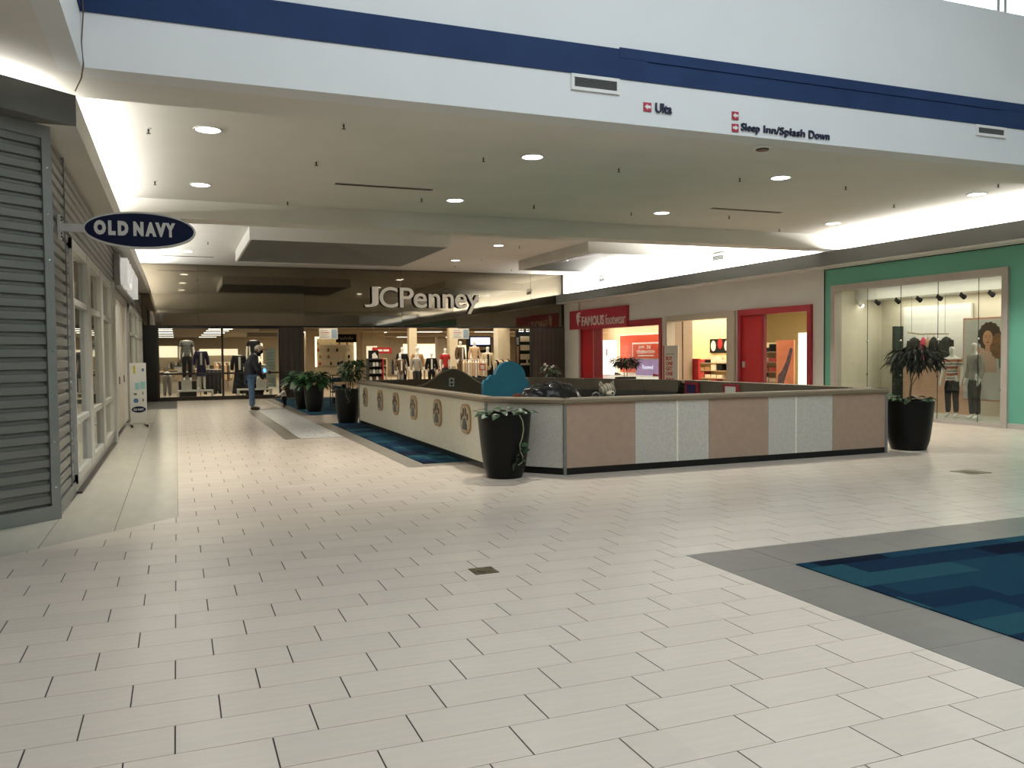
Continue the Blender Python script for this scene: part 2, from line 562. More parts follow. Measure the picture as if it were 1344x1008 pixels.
# carpets laid as planks of slightly different blues
CARPETS = [mat('carpet_blue_a', (0.0060, 0.0204, 0.0450), 0.95, spec=0.05, var=0.35, scale=160, bump=0.6, bscale=300),
           mat('carpet_blue_b', (0.0083, 0.0359, 0.0607), 0.95, spec=0.05, var=0.35, scale=160, bump=0.6, bscale=300),
           mat('carpet_blue_c', (0.0029, 0.0079, 0.0180), 0.95, spec=0.05, var=0.35, scale=160, bump=0.6, bscale=300),
           mat('carpet_blue_d', (0.0154, 0.0595, 0.0787), 0.95, spec=0.05, var=0.35, scale=160, bump=0.6, bscale=300)]
def carpet(x0, x1, y0, y1, label, pw=0.25, pl=0.62, light=0):
    t = thing('carpet', label, 'carpet', ((x0 + x1) / 2, (y0 + y1) / 2, 0))
    cx, cy = t.location.x, t.location.y
    MB().box(x0 - cx, x1 - cx, y0 - cy, y1 - cy, -0.004, 0.003).build('backing', CARPETS[2], t)
    yy = y0; r = 0
    while yy < y1 - 1e-3:
        yb = min(y1, yy + pw)
        xx = x0 - random.random() * pl
        while xx < x1 - 1e-3:
            xa, xb = max(x0, xx), min(x1, xx + pl)
            xx += pl
            if xb - xa < 0.01: continue
            m = random.choice(CARPETS if not light else [CARPETS[1], CARPETS[3], CARPETS[0]])
            MB().box(xa - cx, xb - cx, yy - cy, yb - cy, 0.003, 0.006 + random.random() * 0.001).build('carpet_plank', m, t)
        yy = yb; r += 1
    return t
carpet(4.005, 8.8, 0.6, 4.732, 'dark blue plank carpet framed by wide grey stone tiles')
carpet(3.105, 3.695, 11.145, 18.595, 'narrow dark blue carpet strip beside the paw print wall')
carpet(3.075, 6.88, 21.455, 30.18, 'blue carpet under the leafy planters near the department store', light=1)

# brass floor boxes
for (cx, cy, w, lab) in ((1.94, 5.46, 0.085, 'square brass floor socket plate set in the cream tiles'),
                         (8.99, 7.49, 0.16, 'square brass floor plate beside the tall bare-stemmed planter')):
    t = thing('floor_plate', lab, 'floor plate', (cx, cy, 0))
    mbp = mat('aged_brass', (0.16, 0.125, 0.07), 0.4, metal=0.7, var=0.3, scale=20)
    MB().box(-w, w, -w, w, -0.003, 0.003).build('plate', mbp, t)
    MB().lathe([(w * .55, .003), (w * .55, .006), (w * .45, .007)], 16).build('lid', mbp, t)

# ------------------------------------------------------------------ walls, beams and ceilings
XL, XR, YJ = -1.05, 14.55, 30.7
ceil1 = struct('ceiling', MB().box(-1.6, 14.8, 9.10, 15.60, 4.17, 4.25), M_CEIL)
ceil2 = struct('ceiling', MB().box(-1.6, 14.8, 16.0, 30.9, 4.62, 4.70), M_WHITE)
struct('trim_1', MB().box(-0.71, 15.0, 8.5, 9.16, 4.0, 4.6), M_CEIL)               # beam behind the fascia
struct('trim_2', MB().box(-1.6, 14.8, 15.55, 16.05, 3.85, 4.68), M_CEIL)            # cross beam
struct('wall_front', MB().box(-0.71, 15.0, 8.21, 8.5, 4.0, 6.0).box(-0.71, 0.0, 8.21, 8.5, 6.0, 8.6).box(13.9, 15.0, 8.21, 8.5, 6.0, 8.6).box(0, 13.9, 8.21, 8.5, 7.5, 8.6), M_DRYWALL)
struct('trim_3', MB().box(-0.708, 15.0, 8.198, 8.21, 4.475, 4.795), M_BLUE)         # blue band
struct('trim_4', MB().box(4.54, 15.0, 8.195, 8.198, 4.70, 4.812).box(4.9, 10.3, 8.186, 8.198, 4.693, 4.702), M_BLUE)
struct('wall_left', MB().box(-0.90, -0.71, -5, 8.36, 4.0, 8.6), M_DRYWALL)
struct('trim_5', MB().box(-0.71, -0.698, -5, 8.2, 4.475, 4.795), M_BLUE)
struct('ceiling', MB().box(-3.7, -0.90, -5, 8.36, 4.0, 4.1).box(-3.7, -0.71, 8.36, 9.16, 4.0, 4.1), M_CEIL)                 # soffit over the metal shopfront
struct('wall_left', MB().box(-1.62, -1.5, 8.6, 30.9, 3.6, 4.7), M_WHITE)
struct('wall_left', MB().box(-3.8, -3.6, -5, 7.2, 0, 4.1), M_WHITE)
# ledges with a lip in front of the cove lights
struct('trim_6', MB().box(-1.55, -0.81, 8.75, 30.7, 3.62, 3.84).box(-0.85, -0.81, 8.75, 30.7, 3.84, 3.90), M_CEIL)
dx, dy = -0.53, -0.45
struct('trim_7', MB().prism([(-0.81, 8.745), (-1.5, 8.745), (-3.6, 7.1), (-3.6, 8.745 + 2.79 * -0.85)], 3.62, 3.84)
       .prism([(-0.81, 8.745), (-0.86, 8.745), (-3.6, 8.745 + 2.74 * -0.85), (-3.6, 8.745 + 2.79 * -0.85)], 3.84, 3.90), M_LEDGE)  # dark grey stands in for shade on the unlit angled face
struct('trim_8', MB().box(14.08, 14.5, -5, 30.7, 3.48, 3.74).box(14.08, 14.11, -5, 30.7, 3.74, 3.80), M_LEDGE)
struct('trim_9', MB().box(14.10, 14.55, -5, 30.7, 3.44, 3.48), M_WHITE)
struct('trim_17', MB().box(14.52, 14.548, -5, 16.19, 3.425, 3.44), M_BLACKM)  # thin black strip painted in as the dark gap under the ledge
struct('wall_right', MB().box(14.38, 14.7, 8.3, 30.9, 3.5, 4.7), M_WHITE)
struct('ceiling', MB().box(13.8, 14.8, -5, 8.21, 4.0, 4.1), M_CEIL)
struct('wall_right', MB().box(13.6, 13.8, -5, 8.21, 4.0, 8.6), M_DRYWALL)
struct('wall_back', MB().box(-3.8, 15, -5.2, -5, 0, 8.6), M_TAN)
# atrium roof around an opening added to light the foreground floor
struct('ceiling', MB().box(-0.9, 0.5, -5.2, 8.5, 8.55, 8.7).box(9.5, 15, -5.2, 8.5, 8.55, 8.7).box(0.5, 9.5, -5.2, -3.5, 8.55, 8.7).box(0.5, 9.5, 5.5, 8.5, 8.55, 8.7), M_DRYWALL)
# clerestory windows
for j in range(4):
    xa = 0.05 + j * 3.48; xb = xa + 3.40
    w = struct('window_%d' % (j + 1), MB().box(xa, xb, 8.30, 8.34, 6.0, 6.05).box(xa, xb, 8.30, 8.34, 7.45, 7.5).box(xa, xa + .05, 8.30, 8.34, 6.05, 7.45).box(xb - .05, xb, 8.30, 8.34, 6.05, 7.45), M_ALU)
    MB().box(xa + .05, xb - .05, 8.315, 8.321, 6.05, 7.45).build('pane', M_GLASS, w)
w = struct('window_5', MB().box(0.5, 9.5, -3.5, 5.5, 8.60, 8.60001), M_GLASS)  # glass over the unseen roof opening added for its daylight

# ------------------------------------------------------------------ coffers with dark pyramid undersides
M_COFF = mat('dark_coffer_panel', (0.115, 0.12, 0.115), 0.6, var=0.06, scale=2)
def coffer(name, x0, x1, y0, y1, z0, z1):
    t = 0.05
    r = struct(name, MB().box(x0, x1, y0, y0 + t, z0, z1).box(x0, x1, y1 - t, y1, z0, z1).box(x0, x0 + t, y0 + t, y1 - t, z0, z1).box(x1 - t, x1, y0 + t, y1 - t, z0, z1), M_WHITE)
    a, b, c, d = x0 + t, x1 - t, y0 + t, y1 - t
    zb, zt = z0 + 0.015, z1 - 0.02
    xm, ym = (a + b) / 2, (c + d) / 2
    for tri in ([(a, c), (b, c)], [(b, c), (b, d)], [(b, d), (a, d)], [(a, d), (a, c)]):
        p, q = tri
        vs_ = [(p[0], p[1], zb), (q[0], q[1], zb), (xm, ym, zt), (p[0], p[1], zb + .01), (q[0], q[1], zb + .01), (xm, ym, zt + .01)]
        MB().add(vs_, [(0, 1, 2), (5, 4, 3), (0, 3, 4, 1), (1, 4, 5, 2), (2, 5, 3, 0)]).build('coffer_panel', M_COFF, r)
coffer('trim_10', 1.69, 6.75, 21.3, 26.5, 4.30, 4.625)
coffer('trim_11', 10.78, 14.37, 21.3, 26.5, 4.30, 4.625)

# ------------------------------------------------------------------ recessed downlights, sprinklers, slots, vents
def make_downlight():
    t = thing('downlight', 'round recessed downlight glowing in the lower ceiling bay', 'downlight', group='downlights in the lower ceiling bay')
    pr = [(0.165, 0), (0.165, -0.012), (0.15, -0.014), (0.138, -0.006), (0.138, 0.0)]
    MB().lathe(pr, 28).build('trim_ring', M_WHITE, t, True)
    MB().lathe([(0.134, -0.008), (0.134, -0.010)], 28).build('lens', M_LAMP, t)
    return t
dl = make_downlight()
first = True
def down(x, y, z, far_=False):
    global first
    o = dl if first else copy_tree(dl)
    first = False
    o.location = (x, y, z)
    if far_:
        o['label'] = 'round recessed downlight glowing in the raised ceiling by the dark coffers'
        o['group'] = 'downlights in the raised ceiling'
    l = bpy.data.lights.new('downlight_beam', 'SPOT')
    l.energy = 500 if not far_ else 330; l.spot_size = math.radians(95); l.spot_blend = 0.6; l.shadow_soft_size = 0.1
    l.color = (1, 0.955, 0.86)
    lo = bpy.data.objects.new('downlight_beam', l); lo.location = (x, y, z - 0.03); col.objects.link(lo)
for x in (0.40, 4.55, 8.70, 12.86):
    for y in (10.65, 14.08):
        down(x, y, 4.17)
for x in (0.36, 8.70):
    for y in (18.8, 22.9, 26.95):
        down(x, y, 4.62, True)

def make_sprinkler():
    t = thing('sprinkler', 'small dark pendent fire sprinkler under the lower ceiling bay', 'sprinkler', group='sprinklers under the lower ceiling bay')
    MB().lathe([(0.035, 0), (0.032, -0.008), (0.012, -0.012)], 12).build('escutcheon', M_CEIL, t)
    MB().lathe([(0.011, -0.008), (0.011, -0.04), (0.007, -0.045), (0.007, -0.06)], 8).build('body', M_BRONZE, t)
    MB().lathe([(0.024, -0.06), (0.024, -0.066)], 10).build('deflector', M_BRONZE, t)
    return t
sp = make_sprinkler()
sl = [(-.25, 10.82, 4.17), (-.25, 13.99, 4.17), (1.84, 15.11, 4.17), (1.84, 11.86, 4.17), (1.85, 9.86, 4.17), (3.95, 14.09, 4.17), (3.93, 10.89, 4.17), (6.04, 14.09, 4.17),
      (6.0, 10.87, 4.17), (8.1, 14.2, 4.17), (10.16, 13.96, 4.17), (8.1, 10.86, 4.17), (12.29, 15.08, 4.17), (10.16, 10.84, 4.17), (12.28, 11.9, 4.17), (12.4, 9.88, 4.17),
      (0.86, 19.9, 4.62), (0.86, 24.6, 4.62), (9.35, 22.9, 4.62), (9.35, 26.2, 4.62), (9.2, 28.6, 4.62), (11.6, 29.2, 4.62)]
for i, p in enumerate(sl):
    o = sp if i == 0 else copy_tree(sp)
    o.location = p
    if p[2] > 4.5:
        o['label'] = 'small dark pendent fire sprinkler under the raised ceiling near the coffers'
        o['group'] = 'sprinklers under the raised ceiling'
def slot(x0, x1, y, z, lab):
    t = thing('slot_diffuser', lab, 'air diffuser', ((x0 + x1) / 2, y, z))
    h_ = (x1 - x0) / 2
    MB().box(-h_, h_, -.05, -.022, -.008, 0).box(-h_, h_, .022, .05, -.008, 0).box(-h_, -h_ + .03, -.022, .022, -.008, 0).box(h_ - .03, h_, -.022, .022, -.008, 0).build('frame', M_BRONZE, t)
    MB().box(-h_ + .03, h_ - .03, -.022, .022, -.003, 0).build('slot', M_BLACKM, t)
slot(2.35, 3.92, 13.33, 4.17, 'long dark slot air diffuser in the ceiling above the play area bench hump')
slot(9.32, 10.90, 13.33, 4.17, 'long dark slot air diffuser in the ceiling toward the shoe shop side')
slot(-.55, 1.15, 28.3, 4.62, 'long pale slot air diffuser in the raised ceiling near the bronze mirror fascia')
def vent(x, y, z, w, h, facing, label, bars=9):
    t = thing('air_vent', label, 'vent', (x, y, z))
    if facing == 'y':
        f = lambda a0, a1, b0, b1, d0, d1: MB().box(a0, a1, -d1, -d0, b0, b1)
    else:
        f = lambda a0, a1, b0, b1, d0, d1: MB().box(-d1, -d0, a0, a1, b0, b1)
    fr = MB()
    for q in ((-w, w, h - .035, h), (-w, w, -h, -h + .035), (-w, -w + .035, -h + .035, h - .035), (w - .035, w, -h + .035, h - .035)):
        s_ = f(*q, 0, 0.02); fr.add(s_.v, s_.f)
    fr.build('frame', M_WHITE, t)
    f(-w + .035, w - .035, -h + .035, h - .035, 0, 0.003).build('duct', M_BLACKM, t)
    for i in range(bars):
        b0 = -h + .04 + (2 * h - .08) * (i + .3) / bars
        f(-w + .035, w - .035, b0, b0 + .006, 0.003, 0.014).build('louver', M_LEDGE, t)
vent(4.25, 8.21, 4.385, 0.29, 0.085, 'y', 'white framed air vent with dark louvers beside the fascia lettering', 8)
vent(10.145, 8.21, 4.395, 0.27, 0.07, 'y', 'grey louvered air vent under the blue band away from the lettering', 7)
vent(14.38, 27.34, 4.14, 0.27, 0.10, 'x', 'small grey wall vent above the red shoe shop sign', 5)
vent(14.38, 20.26, 4.17, 0.30, 0.11, 'x', 'grey wall vent above the tan framed shop entrance', 5)
# small exit fitting at the fascia edge
t = thing('ceiling_sensor', 'thin dark occupancy sensor under the fascia edge near the lettering', 'sensor', (6.75, 8.6, 4.0))
MB().lathe([(0.13, 0), (0.13, -0.01), (0.11, -0.02)], 20).build('base', M_WHITE, t)
MB().lathe([(0.08, -0.02), (0.075, -0.035)], 20).build('dome', M_BRONZE, t)
# loose brown cable hanging at the corner of the fascia
mb = MB().tube([(-0.69, 8.17, 4.75), (-0.68, 8.17, 4.45), (-0.70, 8.17, 4.2), (-0.69, 8.18, 4.02), (-0.72, 8.3, 3.93), (-0.80, 8.62, 3.905)], 0.006, 6)
tag(mb.build('cable', mat('brown_cable', (0.12, 0.06, 0.03), 0.6)), 'loose brown cable hanging down the corner of the white fascia', 'cable')

# ------------------------------------------------------------------ wayfinding lettering on the fascia
M_NAVYL = mat('navy_letters', (0.012, 0.018, 0.05), 0.4)
M_SIGNR = mat('crimson_plate', (0.42, 0.03, 0.06), 0.4)
M_SIGNW = mat('sign_white', (0.80, 0.79, 0.77), 0.45)
def arrow_plate(parent, x, z, s, left=True):
    p = MB().box(x - s, x + s, -0.012, 0, z - s, z + s).build('arrow_plate', M_SIGNR, parent)
    k = s * 0.8 * (1 if left else -1)
    pts = [(-k, 0), (0, -abs(k) * .8), (0, -abs(k) * .38), (k, -abs(k) * .38), (k, abs(k) * .38), (0, abs(k) * .38), (0, abs(k) * .8)]
    if not left: pts = pts[::-1]
    MB().extr(pts, (x, -0.012, z), X, Z, NY, 0.004).build('arrow', M_SIGNW, p)
t = thing('direction_sign', 'fascia direction sign with red arrow plate reading Ulta', 'sign', (4.88, 8.21, 4.15))
arrow_plate(t, 0.01, 0.055, 0.048)
text('lettering', 'Ulta', (0.11, 0, 0.005), X, Z, NY, 0.21, 0.105, M_NAVYL, t, 0.02, 0.018)
t = thing('direction_sign', 'fascia direction sign reading Sleep Inn/Splash Down', 'sign', (6.05, 8.21, 4.03))
arrow_plate(t, 0.005, 0.05, 0.045, False)
for wd, xa, xb, za in (('Sleep', 0.085, 0.345, 0.0), ('Inn/Splash', 0.405, 1.005, 0.0), ('Down', 1.065, 1.375, 0.022)):
    text('lettering', wd, (xa, 0, za), X, Z, NY, xb - xa, 0.115 - za, M_NAVYL, t, 0.02, 0.006)
t = thing('direction_sign', 'lone red arrow plate on the fascia with no words beside it', 'sign', (6.05, 8.21, 4.17))
arrow_plate(t, 0.005, 0.05, 0.045)

# ================================================================== metal shopfront on the aisle side (reads OLD NAVY)
def corrugated(length, z0, z1, pitch=0.113, depth=0.028):
    """sheet along +x, ribs horizontal, front towards -y"""
    mb = MB()
    prof = []
    z = z0
    while z < z1 - 1e-3:
        for fz, dd in ((0.0, 0), (0.12, 0), (0.22, -depth), (0.80, -depth), (0.90, 0)):
            if z + fz * pitch <= z1: prof.append((dd, z + fz * pitch))
        z += pitch
    prof.append((0, z1))
    n = len(prof)
    vs_ = [(0, d, zz) for d, zz in prof] + [(length, d, zz) for d, zz in prof]
    vs_ += [(0, 0.03, zz) for d, zz in prof] + [(length, 0.03, zz) for d, zz in prof]
    fs_ = [(i, i + 1, n + i + 1, n + i) for i in range(n - 1)] + [(3 * n + i, 3 * n + i + 1, 2 * n + i + 1, 2 * n + i) for i in range(n - 1)]
    fs_ += [(i, 2 * n + i, 2 * n + i + 1, i + 1) for i in range(n - 1)] + [(n + i, n + i + 1, 3 * n + i + 1, 3 * n + i) for i in range(n - 1)]
    return mb.add(vs_, fs_)
shop = struct('wall_left', MB().box(-1.62, -1.13, 16.62, 17.0, 0, 2.81).box(-1.62, -1.13, 8.98, 10.38, 0, 3.62).box(-1.62, -1.13, 10.38, 30.6, 2.82, 3.62), M_STEELT)
# angled front
ang = math.atan2(0.37, 0.42)
wl = struct('wall_left', MB().box(0, 3.3, 0.05, 0.2, 0.0, 3.62), M_STEELT)
wl.location = (-1.05 - 3.3 * math.cos(ang), 8.86 - 3.3 * math.sin(ang), 0); wl.rotation_euler = (0, 0, ang)
L = 3.3
corrugated(L - 0.09, 0.13, 3.5).build('corrugated_sheet', M_STEEL, wl, loc=(0, 0.02, 0))
MB().box(0, L, -0.03, 0.05, 0.0, 0.13).build('base_flashing', M_STEELT, wl)
MB().box(0, L, -0.02, 0.05, 3.5, 3.62).build('top_flashing', M_STEELT, wl)
MB().box(L - 0.09, L + 0.0, -0.025, 0.05, 0.0, 3.5).build('corner_flashing', M_STEELT, wl)
for zz in [0.3 + 0.42 * i for i in range(8)]:
    MB().lathe([(0.012, 0), (0.008, 0.006)], 8).build('screw', M_CHROME, wl, loc=(L - 0.045, -0.025, zz)).rotation_euler = (PI / 2, 0, 0)
# sheets along the aisle, front towards +x
def sheet(y0, y1, z0, z1):
    o = corrugated(y1 - y0, z0, z1).build('corrugated_sheet', M_STEEL, shop, loc=(XL - 0.05, y0, 0))
    o.rotation_euler = (0, 0, PI / 2)
sheet(8.93, 10.06, 0.13, 3.60); sheet(10.08, 10.38, 0.13, 3.60)
sheet(10.38, 12.19, 2.84, 3.60); sheet(12.20, 14.6, 2.84, 3.60); sheet(14.61, 17.3, 2.84, 3.60)
sheet(17.32, 22.4, 2.84, 3.60); sheet(22.42, 26.4, 2.84, 3.60); sheet(26.42, 30.45, 2.84, 3.60)
MB().box(-1.10, -1.045, 8.87, 8.93, 0, 3.62).build('corner_flashing', M_STEELT, shop)
MB().box(-1.13, -1.06, 10.06, 10.08, 0.13, 3.6).build('joint_cover', M_STEELT, shop)
MB().box(-1.13, -1.06, 30.45, 30.60, 0, 3.62).build('corner_flashing', M_STEELT, shop)
MB().box(-1.13, -1.06, 8.93, 10.38, 0, 0.13).build('base_flashing', M_STEELT, shop)

def glazed_front(name, y0, mull, y1, zs, top, bot, label=None):
    """aluminium window wall along the aisle; mull = list of (ya, yb) mullions, zs = rail heights"""
    fr = struct(name, MB().box(-1.13, -1.04, y0, y1, bot - 0.10, bot).box(-1.13, -1.04, y0, y1, top, top + 0.12), M_ALU)
    edges = [(y0, y0 + 0.07)] + mull + [(y1 - 0.07, y1)]
    for a, b in edges:
        MB().box(-1.14, -1.035, a, b, bot - .1, top + .12).build('mullion', M_ALU, fr)
    for (a0, a1), (b0, b1) in zip(edges, edges[1:]):
        hs = [bot] + zs + [top]
        for z in zs:
            MB().box(-1.12, -1.05, a1, b0, z - 0.035, z + 0.035).build('rail', M_ALU, fr)
        for i, (h0, h1) in enumerate(zip(hs, hs[1:])):
            MB().box(-1.092, -1.086, a1, b0, h0 + (0.035 if i else 0), h1 - (0.035 if i < len(hs) - 2 else 0)).build('pane', M_GLASSG, fr)
    MB().box(-1.10, -1.0, y0, y1, 0, 0.02).build('threshold', M_BRONZE, fr)
    MB().box(-1.13, -1.06, y0, y1, 0.02, bot - .1).build('kick_plate', M_ALU, fr)
    return fr
glazed_front('window_6', 10.38, [(12.0, 12.42), (14.02, 14.44)], 16.2, [0.78, 2.13], 2.69, 0.21)
MB().box(-1.16, -1.0, 16.2, 16.62, 0, 2.81).build('pilaster', M_ALU, shop)
glazed_front('window_7', 22.3, [(24.9, 25.02), (27.5, 27.62), (29.2, 29.3)], 30.4, [0.78, 2.08], 2.66, 0.21)
# white rolling door leaves across the entrance
dr = struct('door_1', MB().box(-1.16, -1.08, 17.0, 17.25, 0, 2.82).box(-1.16, -1.08, 22.05, 22.3, 0, 2.82).box(-1.16, -1.08, 17.25, 22.05, 2.68, 2.82), M_ALU)
for ya, yb in ((17.25, 18.85), (18.87, 20.45), (20.47, 22.05)):
    lf = MB().box(-1.17, -1.10, ya + .01, yb - .01, 0.02, 2.67).build('door_leaf', mat('white_door', (0.66, 0.63, 0.55), 0.45, var=0.03), dr)
    MB().box(-1.10, -1.085, ya + .06, ya + .11, 0.95, 1.10).build('handle', M_BLACKM, lf)
# inside the shop
struct('wall_left', MB().box(-9.1, -9.0, 8, 31, 0, 3.7), mat('shop_white', (0.70, 0.67, 0.60), 0.7))
struct('wall_left', MB().box(-9, -1.62, 30.62, 30.7, 0, 3.7).box(-9, -3.4, 8, 8.1, 0, 3.7), MATS['shop_white'])
struct('ceiling', MB().box(-9, -1.63, 8.1, 30.6, 3.3, 3.4), MATS['shop_white'])
struct('floor', MB().box(-9, -1.14, 8.1, 30.7, -0.06, -0.001), mat('shop_concrete', (0.40, 0.36, 0.29), 0.25, var=0.08))
for i, (x, y) in enumerate(((-2.6, 11.5), (-2.6, 14.5), (-2.6, 17.5), (-2.6, 21), (-2.6, 25), (-5.2, 11.5), (-5.2, 14.5), (-5.2, 19), (-5.2, 25))):
    t = thing('strip_light', 'white strip light hanging inside the metal fronted shop', 'strip light', (x, y, 3.0), group='strip lights inside the metal fronted shop')
    MB().box(-.05, .05, -1.1, 1.1, 0.0, 0.05).build('housing', M_WHITE, t)
    MB().box(-.04, .04, -1.08, 1.08, -0.01, 0.0).build('diffuser', M_PANEL, t)
    MB().tube([(0, -.9, .05), (0, -.9, .3)], .005, 5).build('hanger', M_CHROME, t)
    MB().tube([(0, .9, .05), (0, .9, .3)], .005, 5).build('hanger', M_CHROME, t)
area_light('shop_light', (-4.5, 13.5, 3.25), 5, 5, 220, WARM)
area_light('shop_light', (-4.5, 22.5, 3.25), 5, 9, 260, WARM)
def garment_rack(label, loc, rz, cols, length=1.3, h=1.45, name='clothes_rack', group=None, n=12, gl=0.75):
    t = thing(name, label, 'clothes rack', loc, rz, group)
    k = length / 2
    MB().tube([(-k, 0, 0.03), (-k, 0, h), (k, 0, h), (k, 0, 0.03)], 0.014, 6).build('rail', M_CHROME, t)
    for s in (-k, k):
        MB().box(s - .02, s + .02, -.25, .25, 0, .035).build('foot', M_CHROME, t)
    for i in range(n):
        x = -k + .09 + (length - .18) * i / (n - 1)
        m = cols[i % len(cols)]
        g_ = gl * random.uniform(.9, 1.05)
        th = .42 * (length - .18) / (n - 1)
        MB().add([(x - .015, -.06, h - .02), (x + .015, -.06, h - .02), (x + th, -.22, h - .12), (x - th, -.22, h - .12), (x - th, -.24, h - g_), (x + th, -.24, h - g_),
                  (x - .015, .06, h - .02), (x + .015, .06, h - .02), (x + th, .22, h - .12), (x - th, .22, h - .12), (x - th, .24, h - g_), (x + th, .24, h - g_)],
                 [(0, 1, 2, 3), (3, 2, 5, 4), (6, 9, 8, 7), (9, 10, 11, 8), (0, 6, 7, 1), (1, 7, 8, 2), (2, 8, 11, 5), (0, 3, 9, 6), (3, 4, 10, 9), (4, 5, 11, 10)]).build('garment', m, t)
    return t
C_DENIM = mat('denim', (0.035, 0.06, 0.115), 0.8, spec=0.15, var=0.2, scale=20)
C_BLACK = mat('black_cloth', (0.010, 0.010, 0.012), 0.85, spec=0.15, var=0.2)
C_NAVY = mat('navy_cloth', (0.014, 0.012, 0.05), 0.8, spec=0.15, var=0.15)
C_GREY = mat('grey_knit', (0.27, 0.255, 0.23), 0.9, spec=0.15, var=0.15, scale=40)
C_DGREY = mat('charcoal_cloth', (0.035, 0.037, 0.036), 0.85, spec=0.15, var=0.25, scale=25)
C_CREAM = mat('cream_cloth', (0.60, 0.50, 0.34), 0.9, spec=0.15, var=0.1)
C_WHITE = mat('white_cloth', (0.66, 0.64, 0.60), 0.9, spec=0.15, var=0.06)
C_BROWN = mat('brown_cloth', (0.11, 0.07, 0.045), 0.85, spec=0.15, var=0.2)
C_TANC = mat('tan_cloth', (0.34, 0.20, 0.10), 0.85, spec=0.15, var=0.15)
C_PEACH = mat('peach_knit', (0.56, 0.38, 0.24), 0.9, spec=0.15, var=0.1, scale=40)
C_RED = mat('red_cloth', (0.36, 0.03, 0.03), 0.8, spec=0.15, var=0.1)
C_PINK = mat('pink_cloth', (0.55, 0.06, 0.12), 0.8, spec=0.15, var=0.1)
C_GREEN = mat('sage_cloth', (0.22, 0.25, 0.17), 0.85, spec=0.15, var=0.1)
garment_rack('rack of dark clothes behind the metal shopfront window nearest its corner', (-1.9, 11.7, 0), PI / 2, [C_BLACK, C_DGREY, C_GREY], 1.2, 1.5)
garment_rack('rack of grey and navy clothes behind the second bay of the metal shopfront', (-1.95, 13.6, 0), PI / 2, [C_NAVY, C_GREY, C_BLACK], 1.2, 1.5)
garment_rack('rack of pale clothes deep inside the metal fronted shop', (-3.6, 15.2, 0), 0.2, [C_WHITE, C_CREAM, C_GREY], 1.6, 1.4)

# hanging oval blade sign
M_NAVYS = mat('navy_sign_face', (0.004, 0.007, 0.03), 0.5, var=0.1, spec=0.15)
M_SIGNL = mat('sign_letter_white', (0.52, 0.51, 0.47), 0.4, var=0.02)
t = thing('blade_sign', 'navy oval blade sign reading OLD NAVY on a grey arm above the aisle', 'sign', (-0.315, 9.45, 2.785))
el = [(0.525 * math.cos(2 * PI * i / 64), 0.185 * math.sin(2 * PI * i / 64)) for i in range(64)]
MB().extr(el, (0, 0.05, 0), X, Z, NY, 0.10).build('sign_body', M_SIGNL, t)
face = MB().extr([(a * 0.965, b * 0.90) for a, b in el], (0, -0.05, 0), X, Z, NY, 0.006).build('sign_face', M_NAVYS, t)
lx = [(-.425, -.315), (-.295, -.228), (-.208, -.11), (-.065, .03), (.045, .15), (.14, .245), (.235, .33)]
for ch, (a, b) in zip('OLDNAVY', lx):
    text('letter', ch, (a, -0.056, -0.062), X, Z, NY, b - a, 0.145, M_SIGNL, face, 0.008, 0.075)
MB().box(-0.73, -0.50, -0.03, 0.03, -0.035, 0.04).build('arm', M_ALU, t)
MB().box(-0.745, -0.72, -0.05, 0.05, -0.12, 0.125).build('mounting_plate', M_ALU, t)
for zz in (-.09, -.06, .07, .10):
    MB().lathe([(0.012, 0), (0.009, 0.01)], 8).build('bolt', M_BLACKM, t, loc=(-0.72, -0.02, zz)).rotation_euler = (0, PI / 2, 0)

# projecting lit sign box over the entrance
t = thing('shop_sign', 'white channel letter sign box projecting over the metal shop entrance', 'sign', (-1.06, 20.2, 3.15))
MB().box(0.0, 0.10, -2.7, 2.7, -0.30, 0.30).build('raceway', M_STEELT, t)
for i in range(7):
    text('letter', 'OLDNAVY'[i], (0.10, -2.55 + i * 0.72 + (0.12 if i > 2 else 0), -0.26), Y, Z, X, 0.58, 0.52, mat('lit_letter', (0.85, 0.84, 0.80), 0.4, emit=0.35), t, 0.12, 0.03)

# rolling notice stand by the shop entrance
t = thing('notice_stand', 'slim white rolling notice stand with a navy oval logo near its foot', 'notice stand', (-0.785, 19.85, 0), 0.10)
M_NOTICE = mat('notice_board', (0.70, 0.70, 0.66), 0.4, var=0.02)
bd = MB().add([(-.165, -.01, .085), (.165, -.01, .085), (.165, .02, .085), (-.165, .02, .085), (-.165, .04, 1.37), (.165, .04, 1.37), (.165, .07, 1.37), (-.165, .07, 1.37)],
         [(0, 3, 2, 1), (4, 5, 6, 7), (0, 1, 5, 4), (1, 2, 6, 5), (2, 3, 7, 6), (3, 0, 4, 7)]).build('board', M_NOTICE, t)
def on_board(zc):
    return -.012 + (zc - .085) / 1.285 * .05
def patch(name, x, z, w, h, m):
    y = on_board(z)
    return MB().box(x - w, x + w, y - .004, y + .012, z - h, z + h).build(name, m, bd)
patch('yellow_print', -.07, 1.23, .022, .085, mat('yellow_print', (0.55, 0.50, 0.08), .5))
patch('icon', .10, 1.22, .022, .03, mat('blue_print', (0.06, 0.16, 0.28), .5))
patch('aqua_print', -.02, .87, .045, .075, mat('aqua_print', (0.30, 0.55, 0.55), .5))
patch('aqua_print', .09, .89, .05, .08, MATS['aqua_print'])
patch('caption', -.06, .70, .03, .02, M_GREYT); patch('caption', .09, .72, .01, .03, M_GREYT)
MB().lathe([(0.05, 0), (0.05, 0.006)], 20).build('icon', MATS['blue_print'], bd, loc=(-.05, on_board(.56), .56)).rotation_euler = (PI / 2, 0, 0)
patch('icon', .09, .57, .014, .03, M_GREYT)
